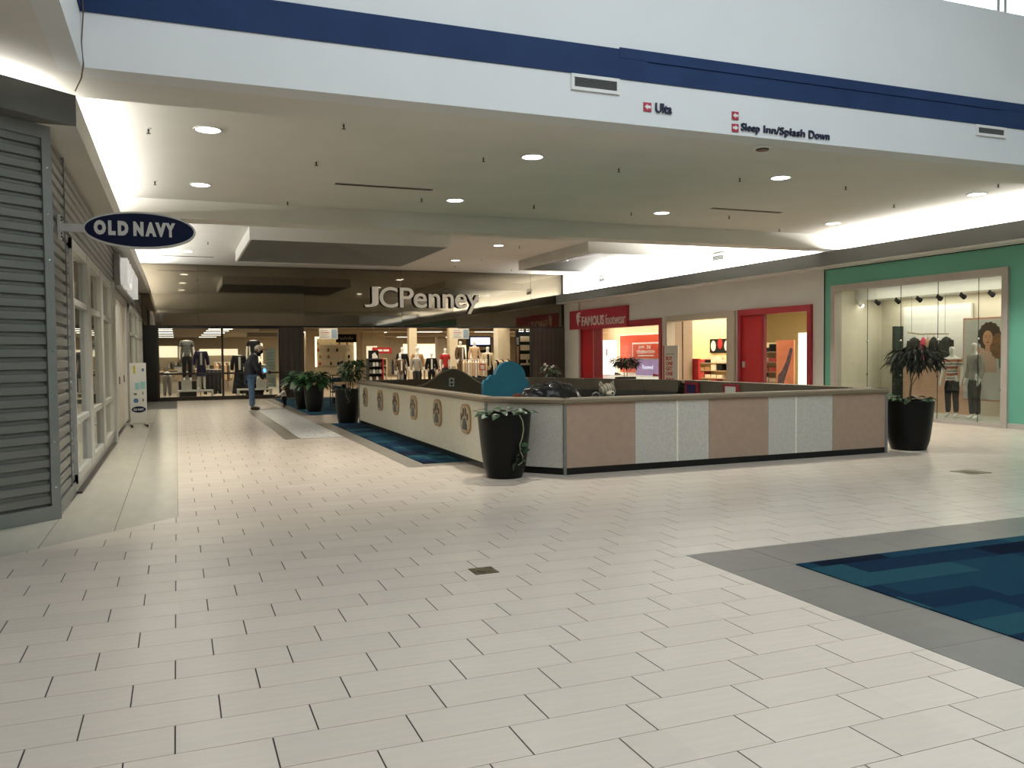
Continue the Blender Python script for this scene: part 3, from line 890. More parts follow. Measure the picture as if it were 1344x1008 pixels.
lg = MB().extr([(0.14 * math.cos(2 * PI * i / 40), 0.068 * math.sin(2 * PI * i / 40)) for i in range(40)], (0.0, on_board(.37), .37), X, Z, NY, .006).build('logo', M_NAVYS, bd)
text('lettering', 'OLD', (-.105, on_board(.37) - .006, .345), X, Z, NY, .075, .045, M_NOTICE, lg, .003, .04)
text('lettering', 'NAVY', (-.015, on_board(.37) - .006, .345), X, Z, NY, .115, .045, M_NOTICE, lg, .003, .04)
for s in (-1, 1):
    MB().box(s * .15 - .02, s * .15 + .02, -.25, .25, .045, .08).build('foot', M_ALU, t)
MB().box(-.27, .27, -.02, .03, .05, .085).build('crossbar', M_ALU, t)
for x, y in ((-.15, -.24), (.15, -.24), (-.15, .24), (.15, .24)):
    MB().lathe([(0.028, -.015), (0.03, 0), (0.028, .015)], 14).build('caster', M_BLACKM, t, loc=(x, y, .03)).rotation_euler = (0, PI / 2, 0)

# ================================================================== mannequins (built once per kind, then copied with their own cloth)
def skel(parts, J):
    """parts = chains of joint names; J = joint -> (x, y, z, r)"""
    names, edges = [], []
    for ch in parts:
        for a in ch:
            if a not in names: names.append(a)
        for a, b in zip(ch, ch[1:]):
            e = (names.index(a), names.index(b))
            if e not in edges: edges.append(e)
    return [J[n] for n in names], edges
MJ = {'pel': (0, .01, .96, .125), 'wai': (0, 0, 1.10, .105), 'che': (0, 0, 1.28, .13), 'upc': (0, .01, 1.40, .105), 'nek': (0, .01, 1.50, .05),
      'jaw': (0, -.015, 1.58, .062), 'hed': (0, -.01, 1.66, .082), 'top': (0, .0, 1.73, .062)}
for s, sg in (('l', -1), ('r', 1)):
    MJ.update({'sh' + s: (sg * .165, .01, 1.405, .062), 'el' + s: (sg * .235, .03, 1.15, .042), 'wr' + s: (sg * .25, -.04, .92, .028), 'ha' + s: (sg * .25, -.07, .84, .032), 'fi' + s: (sg * .245, -.09, .76, .016),
               'hi' + s: (sg * .085, .01, .90, .095), 'kn' + s: (sg * .095, -.005, .50, .058), 'ca' + s: (sg * .097, .015, .34, .054), 'an' + s: (sg * .10, .03, .09, .038), 'to' + s: (sg * .115, -.11, .035, .032)})
ARMS = [['upc', 'sh' + s, 'el' + s, 'wr' + s, 'ha' + s, 'fi' + s] for s in 'lr']
LEGS = [['pel', 'hi' + s, 'kn' + s, 'ca' + s, 'an' + s, 'to' + s] for s in 'lr']
TORSO = ['pel', 'wai', 'che', 'upc', 'nek']
def grow(J, dr, only=None):
    return {k: (*v[:3], v[3] + dr) for k, v in J.items()}
MESHES = {}
def fig_mesh(key, chains, J, m, flat=0.78, zcut=0.8):
    if key not in MESHES:
        p, e = skel(chains, J)
        o = skin(key, p, e, m, None, 1)
        me = o.data
        bpy.data.objects.remove(o)
        for v in me.vertices:
            if v.co.z > zcut and abs(v.co.x) < 0.21: v.co.y *= flat
        for q in me.polygons: q.use_smooth = True
        MESHES[key] = me
    me = MESHES[key]
    if me.materials and me.materials[0] is m: return me
    kk = key + '|' + m.name
    if kk not in MESHES:
        c = me.copy(); c.materials.clear(); c.materials.append(m); MESHES[kk] = c
    return MESHES[kk]
def skirt_mb(z0, z1, r0, r1):
    return MB().lathe([(r1, z1), ((r0 + r1) / 2, (z0 + z1) / 2), (r0, z0)], 18, sy=.78)
def mannequin(label, loc, rz, top, bottom, head=True, kind='long', low='pants', group=None, legs=True, s=1.0, hat=None, legonly=False):
    t = thing('mannequin', label, 'mannequin', loc, rz, group)
    t.scale = (s, s, s)
    chains = [TORSO + (['jaw', 'hed', 'top'] if head else [])] + ARMS + LEGS
    if legonly: link('body', fig_mesh('body_legs', [['wai', 'pel']] + LEGS, MJ, M_MANN), t)
    else: link('body', fig_mesh('body_head' if head else 'body_nohead', chains, MJ, M_MANN), t)
    G = grow(MJ, .022)
    G['nek'] = (0, .01, 1.455, .07); G['hemt'] = (0, .01, .86, .155); G['pel'] = (0, .01, .96, .158)
    if kind == 'tee':
        ch = [['hemt', 'pel', 'wai', 'che', 'upc', 'nek']] + [['upc', 'sh' + a, 'elb' + a] for a in 'lr']
        for a, sg in (('l', -1), ('r', 1)): G['elb' + a] = (sg * .215, .02, 1.23, .062)
        link('top', fig_mesh('top_tee', ch, G, top), t)
    elif kind == 'vest':
        link('top', fig_mesh('top_vest', [['pel', 'wai', 'che', 'upc', 'nek']] + [['upc', 'sh' + a] for a in 'lr'], G, top), t)
    elif kind in ('long', 'coat'):
        ch = [['hemt', 'pel', 'wai', 'che', 'upc', 'nek']] + [['upc', 'sh' + a, 'el' + a, 'wr' + a] for a in 'lr']
        if kind == 'coat':
            G = grow(MJ, .035); G['nek'] = (0, .01, 1.46, .075); G['low'] = (0, .01, .72, .175); G['pel'] = (0, .01, .96, .165)
            ch = [['low', 'pel', 'wai', 'che', 'upc', 'nek']] + ch[1:]
        link('top', fig_mesh('top_' + kind, ch, G, top), t)
    if kind == 'coat':
        MB().box(-.035, .035, -.155, -.12, .95, 1.42).build('shirt_front', C_WHITE if top is not C_CREAM else C_BLACK, t)
    if low == 'pants':
        P = grow(MJ, .018)
        for a, sg in (('l', -1), ('r', 1)): P['an' + a] = (sg * .10, .02, .11, .062)
        link('trousers', fig_mesh('trousers', [['wai0', 'pel', 'hi' + a, 'kn' + a, 'ca' + a, 'an' + a] for a in 'lr'], {**P, 'wai0': (0, 0, 1.03, .125), 'pel': (0, .01, .96, .142)}, bottom), t)
    elif low == 'skirt':
        skirt_mb(.52, 1.05, .20, .135).build('skirt', bottom, t, True)
    elif low == 'maxi':
        skirt_mb(.10, 1.05, .26, .135).build('skirt', bottom, t, True)
    if hat:
        MB().lathe([(.10, 1.67), (.098, 1.71), (.085, 1.75), (.04, 1.775)], 14).build('cap', hat, t, True)
    MB().lathe([(.17, 0), (.17, .012)], 20).build('base_plate', M_ALU, t)
    return t

# ================================================================== department store at the end of the mall
jw = struct('wall_back', MB().box(-1.7, 14.6, YJ + .06, YJ + .30, 2.53, 4.62), M_BRONZE)
seams = [-1.4, 0.72, 4.26, 7.80, 11.30, 13.0, 14.38]
for i, (a, b) in enumerate(zip(seams, seams[1:])):
    o = MB().box(-(b - a) / 2 + .003, (b - a) / 2 - .003, -.012, .012, 0, 2.06).build('mirror_panel', M_MIRROR, jw, loc=((a + b) / 2, YJ + .035, 2.55))
    o.rotation_euler = (math.radians([0.0, 0.10, -0.08, 0.06, -0.10, 0.1][i]), 0, math.radians([0.2, -0.15, 0.12, -0.1, 0.1, -0.1][i]))
MB().box(-1.4, 14.38, YJ - .02, YJ + .06, 2.49, 2.55).build('header', M_BLACK, jw)
MB().box(14.36, 14.39, YJ - .03, YJ + .06, 2.55, 4.62).build('end_trim', M_BLACK, jw)
struct('wall_back', MB().box(-1.7, -0.62, YJ, YJ + .3, 0, 2.49), M_BLACK)
M_WOODD = stripe_mat('dark_wenge', [(0, (0.022, 0.016, 0.012)), (.3, (0.030, 0.022, 0.017)), (.6, (0.016, 0.012, 0.010)), (.8, (0.034, 0.026, 0.02))], 2.6, 'X', 0.3)
pil = struct('wall_back', MB().box(13.05, 14.45, YJ + .02, YJ + .3, 0, 2.53), M_BLACKM)
for i in range(4):
    MB().box(13.06 + i * .347, 13.06 + i * .347 + .341, YJ - .01, YJ + .02, 0.0, 2.49).build('wood_panel', M_WOODD, pil)
struct('wall_right', MB().box(14.45, 14.75, 29.45, 31.1, 0, 3.5), M_WHITE)
pil = struct('wall_back', MB().box(3.40, 4.22, YJ + .02, YJ + .5, 0, 2.53), M_BLACKM)
MB().box(3.41, 3.80, YJ - .02, YJ + .02, 0, 2.49).build('wood_panel', M_WOODD, pil)
MB().box(3.81, 4.21, YJ - .02, YJ + .02, 0, 2.49).build('wood_panel', M_WOODD, pil)
# sign
t = thing('store_sign', 'cream channel letter sign reading JCPenney on the bronze mirror fascia', 'sign', (8.6, YJ, 3.2))
M_SIDE = mat('letter_return', (0.01, 0.01, 0.01), 0.4)
LX = [('J', 6.38, 6.90, 3.235, 3.98), ('C', 6.94, 7.62, 3.225, 3.98), ('P', 7.70, 8.22, 3.235, 3.965), ('e', 8.22, 8.73, 3.225, 3.77), ('n', 8.80, 9.24, 3.235, 3.76), ('n', 9.34, 9.78, 3.235, 3.76), ('e', 9.83, 10.30, 3.225, 3.77), ('y', 10.30, 10.82, 3.02, 3.75)]
for ch, a, b, z0, z1 in LX:
    p = text('letter', ch, (a - 8.6, -0.0, z0 - 3.2), X, Z, NY, b - a, z1 - z0, M_SIDE, t, 0.13, 0.012, 6)
    text('letter_face', ch, (a - 8.6, -0.13, z0 - 3.2), X, Z, NY, b - a, z1 - z0, M_CREAMSIGN, p, 0.012, 0.008, 6)
# glazed display window left of the entrance
win = struct('window_8', MB().box(-0.62, 3.40, YJ, YJ + .1, 0, 0.13).box(-0.62, 3.40, YJ, YJ + .1, 2.44, 2.49), M_BRONZE)
for a, b in ((-0.62, -0.55), (1.43, 1.50), (3.34, 3.40)):
    MB().box(a, b, YJ - .01, YJ + .11, .13, 2.44).build('mullion', M_BRONZE, win)
for a, b in ((-.55, 1.43), (1.50, 3.34)):
    MB().box(a, b, YJ + .02, YJ + .08, .88, .94).build('rail', M_BRONZE, win)
    MB().box(a, b, YJ + .045, YJ + .052, .13, .88).build('pane', M_GLASS, win)
    MB().box(a, b, YJ + .045, YJ + .052, .94, 2.44).build('pane', M_GLASS, win)
# store shell
struct('floor', MB().box(-6, 24, YJ + .05, 60, -0.06, -0.0005), M_STOREF)
M_SCEIL = mat('store_ceiling', (0.55, 0.47, 0.36), 0.8, var=0.05)
struct('ceiling', MB().box(-6, 24, YJ + .3, 60, 2.72, 2.80), M_SCEIL)
struct('wall_back', MB().box(-6, 24, 59.9, 60, 0, 2.9), M_BEIGEW)
struct('wall_left', MB().box(-6.1, -6, YJ + .3, 60, 0, 2.9).box(-6, -1.7, YJ + .3, YJ + .4, 0, 2.9), M_BEIGEW)
struct('wall_right', MB().box(24, 24.1, YJ, 60, 0, 2.9).box(14.45, 24, YJ + .4, YJ + .5, 0, 2.9), M_BEIGEW)
# dark ceiling bulkheads that step down in the depth of the store
for i, (xa, xb, y, z0) in enumerate(((3.5, 24, 46, 2.50), (3.5, 24, 38.6, 2.60))):
    struct('trim_%d' % (12 + i), MB().box(xa, xb, y, y + 1.2, z0, 2.72), mat('store_bulkhead', (0.28, 0.22, 0.16), 0.7))
area_light('store_light', (1.0, 34.0, 2.70), 5, 5.6, 190, WARM)
area_light('store_light', (9.5, 34.2, 2.70), 9, 5.6, 330, WARM)
area_light('store_light', (17.5, 42.5, 2.70), 8, 5, 330, WARM)
area_light('store_light', (12, 51.2, 2.70), 15, 7.5, 600, WARM)
M_PANEL2 = mat('store_troffer_lens', (1, 0.95, 0.85), 0.4, emit=4.5, var=0.0, ecol=(1, 0.90, 0.72))
tl = None
def troffer(x, y, label, group, w=.5, d=.28):
    t = thing('ceiling_light', label, 'ceiling light', (x, y, 2.72), 0, group)
    MB().box(-w - .03, w + .03, -d - .03, d + .03, -.02, 0).build('frame', M_WHITE, t)
    MB().box(-w, w, -d, d, -.03, -.02).build('lens', M_PANEL2, t)
for y in (39.3, 42.4, 46.0, 50.4, 56.0):
    troffer(-0.66, y, 'ceiling light panel in the row beside the display window wall', 'light panels in the row beside the display window wall')
    troffer(1.82, y, 'ceiling light panel in the row above the headless mannequins', 'light panels in the row above the headless mannequins')
for x, y in ((6.1, 44.5), (7.4, 50), (9.9, 45), (12.6, 50), (12.6, 43.7), (15.4, 49.9), (15.6, 53.8), (15.8, 43.5), (18.6, 51.8), (20.5, 49.8), (14.8, 57), (18.2, 57.5), (8.9, 57)):
    troffer(x, y, 'ceiling light panel scattered over the open store entrance', 'light panels over the open store entrance', .62, .3)
# square columns
for i, (x, y, w, lab) in enumerate(((9.9, 37.2, .18, 'square beige column behind the grey sweater mannequin'), (11.75, 37.0, .20, 'square beige column behind the peach sweater mannequin'),
                                    (13.9, 36.3, .29, 'broad beige column beside the black and white striped wall'), (14.2, 47, .25, 'dim beige column deep in the store between two bright ones'))):
    t = thing('store_column', lab, 'column', (x, y, 0))
    MB().box(-w, w, -w, w, .12, 2.715).build('shaft', M_BEIGEW if i < 3 else mat('dimmed_beige_column', (.30, .24, .17), .7), t)  # deepest column: its dimness is painted as a darker beige
    MB().box(-w - .02, w + .02, -w - .02, w + .02, 0, .12).build('plinth', M_TAN, t)
# bright display bay
bay = thing('display_bay', 'warm lit cosmetics display bay with a glowing white frame', 'display bay', (7.65, 44, 0))
M_GLOW = mat('glowing_frame', (1, .9, .7), .5, emit=1.6, ecol=(1, .83, .52), var=0)
MB().box(-1.5, -1.06, 0, .5, 0, 2.70).build('side_panel', M_BEIGEW, bay)
MB().box(1.06, 1.5, 0, .5, 0, 2.70).build('side_panel', M_BEIGEW, bay)
MB().box(-1.06, 1.06, 0, .5, 2.45, 2.70).build('top_panel', M_BEIGEW, bay)
MB().box(-1.06, 1.06, .45, .5, 0, 2.45).build('back_panel', mat('warm_white_board', (.80, .70, .52), .6), bay)
MB().box(-1.06, -.96, .0, .06, .9, 2.45).build('light_strip', M_GLOW, bay)
MB().box(.96, 1.06, .0, .06, .9, 2.45).build('light_strip', M_GLOW, bay)
MB().box(-.96, .96, .0, .06, 2.36, 2.45).build('light_strip', M_GLOW, bay)
for z in (.95, 1.3, 1.65, 2.0):
    MB().box(-.95, .95, .15, .45, z, z + .03).build('shelf', M_WHITE, bay)
for j in range(16):
    z = (.98, 1.33, 1.68, 2.03)[j % 4]
    x = -.8 + (j // 4) * .5 + random.uniform(-.1, .1)
    m, cn = random.choice([(C_BROWN, 'brown'), (C_TANC, 'tan'), (C_RED, 'red'), (C_WHITE, 'white'), (C_BLACK, 'black')])
    o = MB().lathe([(.05, 0), (.055, .08), (.05, .14), (.025, .15), (.025, .19)], 10).build('bottle', m, None, True, loc=(7.65 + x, 44.25, z))
    tag(o, 'small %s bottle on the %s shelf of the warm lit display bay' % (cn, ('lowest', 'second lowest', 'second highest', 'top')[j % 4]), 'bottle', '%s bottles on one shelf of the lit display bay, row %d' % (cn, j % 4 + 1))
t = thing('hanging_sign', 'black hanging sign with pale script over the lit display bay', 'sign', (8.05, 43.2, 2.14))
MB().box(-.52, .52, -.02, .02, 0, .42).build('board', M_BLACKM, t)
MB().tube([(-.36 + i * .036, -.022, .20 + .06 * math.sin(i * 1.7) + (.08 if i in (1, 9, 15) else 0)) for i in range(21)], .007, 5).build('script_lettering', M_SIGNW, t)
for x in (-.4, .4): MB().tube([(x, 0, .42), (x, 0, .58)], .006, 5).build('hanger', M_CHROME, t)
# two hanging notices just inside the entrance
M_PAPER = mat('paper', (.62, .60, .55), .6, var=.03)
M_PRINT = mat('grey_print', (.30, .30, .32), .6)
M_PRINTB = mat('blue_grey_print', (.22, .30, .38), .6)
for x, y, lab in ((5.5, 33.2, 'hanging white and blue notice at the wood pillar side of the entrance'), (10.9, 33.2, 'hanging white and blue notice in front of the peach sweater mannequin')):
    t = thing('hanging_notice', lab, 'sign', (x, y, 2.12))
    MB().box(-.36, .36, -.01, .01, 0, .42).build('board', M_PAPER, t)
    MB().box(.12, .34, -.016, -.01, .03, .39).build('blue_panel', M_PRINTB, t)
    for q in range(4):
        MB().box(-.30, .02 - .05 * (q % 2), -.014, -.01, .07 + q * .085, .095 + q * .085).build('print_line', M_PRINT if q != 2 else C_RED, t)
    for s in (-.3, .3): MB().tube([(s, 0, .42), (s, 0, .60)], .004, 5).build('hanger', M_CHROME, t)
# posters on the display glass
for i, (z0, z1) in enumerate(((1.30, 1.77), (.97, 1.28), (.40, .86))):
    t = thing('door_notice', ['top pale green notice taped inside the display glass', 'middle pale green notice taped inside the display glass', 'lowest pale green notice below the dark glazing rail'][i], 'notice', (3.24 - .17, YJ + .06, z0))
    MB().box(-.17, .17, 0, .006, 0, z1 - z0).build('sheet', mat('pale_green_paper', (.45, .50, .44), .6, var=.03), t)
    for q in range(3):
        MB().box(-.11, .11, -.002, 0, .06 + q * .11, .085 + q * .11).build('print_line', M_PRINT, t)
# window display
def bench(x, label):
    t = thing('display_bench', label, 'display bench', (x, YJ + 1.25, 0))
    MB().box(-.60, .60, -.22, .22, .26, .31).build('top', M_WHITE, t)
    for sx in (-1, 1):
        for sy in (-1, 1):
            MB().box(sx * .565 - .035, sx * .565 + .035, sy * .19 - .03, sy * .19 + .03, 0, .26).build('leg', M_WHITE, t)
bench(.585, 'white display bench under the navy blazer mannequin')
bench(2.60, 'white display bench behind the man in the jacket')
def bag(x, label):
    t = thing('shopping_bag', label, 'bag', (x, YJ + 1.22, .31))
    MB().add([(-.17, -.07, 0), (.17, -.07, 0), (.17, .07, 0), (-.17, .07, 0), (-.175, -.05, .36), (.175, -.05, .36), (.175, .05, .36), (-.175, .05, .36)],
             [(0, 3, 2, 1), (0, 1, 5, 4), (1, 2, 6, 5), (2, 3, 7, 6), (3, 0, 4, 7), (4, 5, 6, 7)]).build('bag_body', C_WHITE, t)
    for y in (-.05, .05):
        MB().tube([(-.07, y, .355), (-.055, y, .45), (0, y, .48), (.055, y, .45), (.07, y, .355)], .008, 6).build('handle', C_WHITE, t)
bag(.30, 'white shopping bag on the bench beside the bare mannequin legs')
bag(2.84, 'white shopping bag on the bench beside the tall man')
def plinth(x, y, h, label, w=.3):
    t = thing('plinth', label, 'plinth', (x, y, 0))
    MB().box(-w, w, -w, w, .04, h).build('block', M_BLACKM, t)
    MB().box(-w + .03, w - .03, -w + .03, w - .03, 0, .04).build('kick', M_BLACKM, t)
    MB().box(-w, w, -w, w, h, h + .006).build('cap', M_BLACK, t)
C_PLAID = stripe_mat('grey_pattern_cloth', [(0, (.03, .035, .035)), (.35, (.16, .17, .16)), (.6, (.05, .055, .055)), (.8, (.22, .22, .20))], 14)
plinth(.34, 32.9, .60, 'black plinth under the patterned top mannequin')
mannequin('headless mannequin in a grey patterned top and black trousers', (.34, 32.9, .606), 0.1, C_PLAID, C_BLACK, head=False, kind='tee')
mannequin('headless mannequin in a navy blazer and short navy skirt on the bench', (.80, YJ + 1.25, .31), 0, C_NAVY, C_NAVY, head=False, kind='coat', low='skirt', s=.93)
mannequin('headless mannequin in a long black coat and black trousers', (2.12, YJ + 1.9, .02), .1, C_BLACK, C_BLACK, head=False, kind='coat', low='maxi', s=1.02)
plinth(2.68, 33.0, .60, 'black plinth under the black tee mannequin')
mannequin('headless mannequin in a black tee high behind the man', (2.68, 33.0, .606), 0, C_BLACK, C_DGREY, head=False, kind='tee')
mannequin('short headless mannequin in a black jacket beside the green notices', (3.14, 33.75, 0), -.3, C_BLACK, C_BLACK, head=False, kind='long', s=.78)
garment_rack('dark rack hung with long black coats behind the display glass', (1.15, 32.6, 0), .1, [C_BLACK, C_DGREY], .75, 1.02, n=9, gl=.86)
t = mannequin('lower half form in pale grey trousers beside the dark window jamb', (-.33, 32.3, 0), .2, C_WHITE, C_GREY, head=False, kind='none', s=.9, legonly=True)
# merchandise across the sales floor
def table(x, y, label, w=.7, d=.45, h=.75):
    t = thing('display_table', label, 'table', (x, y, 0))
    MB().box(-w, w, -d, d, h - .04, h).build('tabletop', M_TAN, t)
    for sx in (-1, 1):
        for sy in (-1, 1):
            MB().box(sx * (w - .04) - .03, sx * (w - .04) + .03, sy * (d - .04) - .03, sy * (d - .04) + .03, 0, h - .04).build('leg', M_TAN, t)
STK = [C_WHITE, C_CREAM, C_BROWN, C_BLACK, C_RED, C_GREY, C_DENIM, C_PEACH, C_TANC]
TBN = ['pale trousers', 'navy blazer', 'window jamb', 'black tee', 'farthest window row', 'red top', 'perfume']
def stack(x, y, z, m, label, group, n=4):
    t = thing('folded_clothes', label, 'folded clothes', (x, y, z), random.uniform(-.15, .15), group)
    for i in range(n):
        w, d = random.uniform(.13, .15), random.uniform(.16, .18)
        MB().add([(-w, -d, i * .05), (w, -d, i * .05), (w, d, i * .05), (-w, d, i * .05), (-w + .01, -d + .01, i * .05 + .048), (w - .01, -d + .01, i * .05 + .048), (w - .01, d - .01, i * .05 + .048), (-w + .01, d - .01, i * .05 + .048)],
                 [(0, 3, 2, 1), (4, 5, 6, 7), (0, 1, 5, 4), (1, 2, 6, 5), (2, 3, 7, 6), (3, 0, 4, 7)]).build('folded_piece', m if i % 2 == 0 else random.choice(STK), t)
TB = [(-.6, 35.2, 'table of folded clothes just behind the pale grey trousers'), (.8, 37.5, 'table of folded clothes seen past the navy blazer mannequin'), (-.4, 40.5, 'far table of folded clothes in line with the window jamb'), (2.6, 38.2, 'table of folded clothes behind the black tee mannequin'),
      (1.6, 43.0, 'farthest table of folded clothes under the window row lights'), (10.9, 36.0, 'low table of folded clothes beside the red top mannequin'), (13.0, 38.6, 'table of perfume in front of the striped wall')]
for k_, (x, y, lab) in enumerate(TB):
    table(x, y, lab, h=.80)
    for q in (-.45, 0, .45):
        stack(x + q, y - .1, .80, random.choice(STK), 'stack of folded clothes on the ' + lab.replace(' of folded clothes', '').replace(' of perfume', ''), 'folded clothes on the %s table' % TBN[k_], random.choice([3, 4, 6]))
RK = [(-1.2, 37.6, [C_BROWN, C_TANC, C_BLACK], 'rack of brown and black coats at the window jamb side'), (1.9, 35.6, [C_PEACH, C_BROWN, C_CREAM], 'rack of peach and brown clothes between the window mannequins'),
      (3.2, 41.5, [C_BLACK, C_GREY, C_BROWN], 'rack of dark clothes deep behind the black tee mannequin'), (10.2, 40.2, [C_DENIM, C_WHITE, C_RED], 'rack of denim and red clothes behind the entrance mannequins'),
      (11.6, 33.5, [C_CREAM, C_PEACH, C_WHITE], 'rack of cream and peach clothes at the entrance with a red sign'), (13.1, 34.6, [C_BLACK, C_PEACH, C_CREAM], 'rack of black and peach clothes beside the broad column'), (.1, 44, [C_WHITE, C_BROWN, C_GREEN], 'far rack of white and brown clothes under the window row lights')]
for x, y, cs, lab in RK:
    garment_rack(lab, (x, y, 0), random.uniform(-.3, .3), cs, 1.1, 1.25, n=10, gl=.7)
t = thing('sale_sign', 'small red framed price sign in front of the cream clothes rack', 'sign', (11.75, 32.95, 0))
MB().tube([(0, .01, 0), (0, .01, .85)], .01, 6).build('post', M_CHROME, t)
MB().lathe([(.12, 0), (.11, .015)], 16).build('foot', M_CHROME, t)
MB().box(-.13, .13, -.012, .012, .82, 1.08).build('frame', M_RED, t)
MB().box(-.09, .09, -.016, -.012, .86, 1.04).build('card', M_PAPER, t)
# entrance mannequins
plinth(11.7, 34.7, .32, 'low black plinth under the tallest entrance mannequins', .42)
mannequin('mannequin in a dark brown open coat at the shelf side of the entrance group', (8.58, 34.2, 0), .3, C_BROWN, C_GREY, kind='coat', s=.88)
mannequin('tall mannequin dressed all in black in the entrance group', (8.86, 34.9, 0), 0, C_BLACK, C_BLACK, kind='long', s=1.05)
mannequin('mannequin in a loose grey knit sweater in the entrance group', (9.22, 34.0, 0), 0, C_GREY, C_DGREY, kind='long', s=.91)
mannequin('mannequin in a tan jacket with a pale cap in the entrance group', (9.52, 34.9, 0), -.1, C_TANC, C_BLACK, kind='coat', hat=C_WHITE, s=1.03)
mannequin('mannequin in a black coat over white at the end of the entrance group', (9.96, 34.3, 0), -.2, C_BLACK, C_BLACK, kind='coat', s=.91)
mannequin('mannequin in a dark red top set back beside the beige column', (10.9, 35.4, 0), .2, C_RED, C_DGREY, kind='tee', s=1.02)
mannequin('bare headed mannequin with a dark open jacket on the low plinth', (11.42, 34.85, .326), .5, C_BROWN, C_BROWN, kind='coat')
mannequin('mannequin in a loose peach sweater and blue jeans on the low plinth', (11.95, 34.5, .326), 0, C_PEACH, C_DENIM, kind='long')
mannequin('mannequin in a cream cardigan over black beside the low plinth', (12.33, 33.9, 0), -.2, C_CREAM, C_BLACK, kind='coat', s=1.04)
# shelving tower, red signs
def shelf_tower(x, y, label, side, n=4):
    t = thing('shelf_tower', label, 'shelving', (x, y, 0))
    MB().box(-.32, -.28, -.2, .2, 0, 1.35).build('side_panel', side, t)
    MB().box(.28, .32, -.2, .2, 0, 1.35).build('side_panel', C_RED if side is C_DGREY else side, t)
    MB().box(-.28, .28, .17, .2, 0, 1.35).build('back_panel', side, t)
    for i in range(n + 1):
        MB().box(-.28, .28, -.2, .17, .12 + i * .295, .145 + i * .295).build('shelf', side, t)
    for i in range(n):
        for q in range(4):
            o = MB().box(-.05, .05, -.05, .05, 0, .13).box(-.03, .03, -.03, .03, .13, .17).build('boxed_gift', random.choice([C_GREY, C_WHITE, C_BROWN, C_DGREY]), None, loc=(x - .2 + q * .135, y - .08, .145 + i * .295))
            tag(o, 'small boxed gift on the %s shelf tower at the store entrance' % ('dark red sided' if side is C_DGREY else 'cream'), 'box', 'boxed gifts on the %s shelf tower' % ('dark' if side is C_DGREY else 'cream'))
shelf_tower(7.55, 34.3, 'dark shelf tower of small boxes with a red side at the entrance', C_DGREY)
shelf_tower(8.15, 36.2, 'cream shelf tower of small boxes under the red hanging sign', C_CREAM)
t = thing('hanging_sign', 'red hanging sign with white letters above the cream shelf tower', 'sign', (8.15, 35.6, 1.55))
MB().box(-.42, .42, -.02, .02, 0, .26).build('board', C_RED, t)
for a_, b_ in ((-.18, .02), (.06, .30)): MB().box(a_, b_, -.024, -.02, .09, .17).build('white_print', M_SIGNW, t)
for s in (-.35, .35): MB().tube([(s, 0, .26), (s, 0, 1.17)], .005, 5).build('hanger', M_CHROME, t)
t = thing('portrait_poster', 'black and white portrait poster standing behind the dark shelf tower', 'poster', (7.65, 35.0, 0))
MB().box(-.22, .22, -.01, .01, 1.18, 1.68).build('print', M_BLACKM, t)
MB().extr([(-.05, 1.28), (.12, 1.22), (.18, 1.42), (.06, 1.60), (-.06, 1.52)], (0, -.01, 0), X, Z, NY, .004).build('portrait', M_PAPER, t)
MB().tube([(0, .02, 0), (0, .02, 1.2)], .015, 6).build('stand', M_CHROME, t)
MB().lathe([(.16, 0), (.15, .02)], 16).build('foot', M_CHROME, t)
# beige partition and bright panels behind
struct('wall_back', MB().box(9.0, 10.2, 43.9, 44.1, 0, 2.7), M_BEIGEW)
for x, y, w, z0, z1 in ((9.5, 43.8, .28, 1.15, 1.95), (12.2, 56, .8, 1.2, 2.1), (15.5, 56, 1.2, 1.2, 2.2), (18.5, 56, .9, 1.2, 2.1), (-.7, 57, .75, 1.45, 2.15), (2.5, 57, 1.15, 1.55, 1.95), (4.2, 50, .35, .6, 2.2)):
    t = thing('light_box', 'softly lit white wall panel in the depth of the department store', 'light panel', (x, y, 0), 0, 'lit wall panels deep in the store')
    MB().box(-w, w, 0, .06, z0, z1).build('lit_face', mat('lit_wall_panel', (1, .9, .7), .5, emit=.75, ecol=(1, .86, .60), var=0), t)
    MB().box(-w - .03, w + .03, .06, .10, 0, z1 + .03).build('backing', M_BEIGEW, t)
# striped beauty corner
M_SCR = mat('blue_screen', (.5, .6, .95), .4, emit=1.1, ecol=(.55, .62, 1.0), var=.0)
t = thing('screen_sign', 'glowing pale blue lightbox sign reading SEPHORA on black', 'sign', (13.0, 36.8, 0))
MB().box(-.62, .55, .0, .12, 1.82, 2.32).build('surround', M_BLACKM, t)
MB().box(-.44, .50, -.02, 0, 1.92, 2.25).build('screen', M_SCR, t)
text('lettering', 'SEPHORA', (-.38, -.02, 2.01), X, Z, NY, .82, .15, mat('white_glow', (1, 1, 1), .4, emit=2.0, var=0), t, .006, .02)
MB().box(-.62, -.50, .0, .1, 0, 1.82).build('post', M_BLACKM, t); MB().box(.43, .55, .0, .1, 0, 1.82).build('post', M_BLACKM, t)
sw = thing('striped_wall', 'wall of bold horizontal black and white stripes behind the perfume table', 'striped wall', (13.25, 37.4, 0))
for i in range(6):
    MB().box(-.42, .42, 0, .1, .9 + i * .13, .9 + (i + 1) * .13).build('stripe', C_BLACK if i % 2 else C_WHITE, sw)
MB().box(-.42, .42, 0, .1, 0, .9).build('base', C_BLACK, sw)
sw = thing('striped_wall', 'black gondola end with pale horizontal bars beside the dark wood pillar', 'striped wall', (13.30, 31.9, 0))
MB().box(-.45, .48, 0, .12, 0, 2.45).build('frame', M_BLACKM, sw)
for z in (1.98, 1.62, 1.25):
    MB().box(-.28, .18, -.015, 0, z, z + .22).build('bar', C_CREAM, sw)
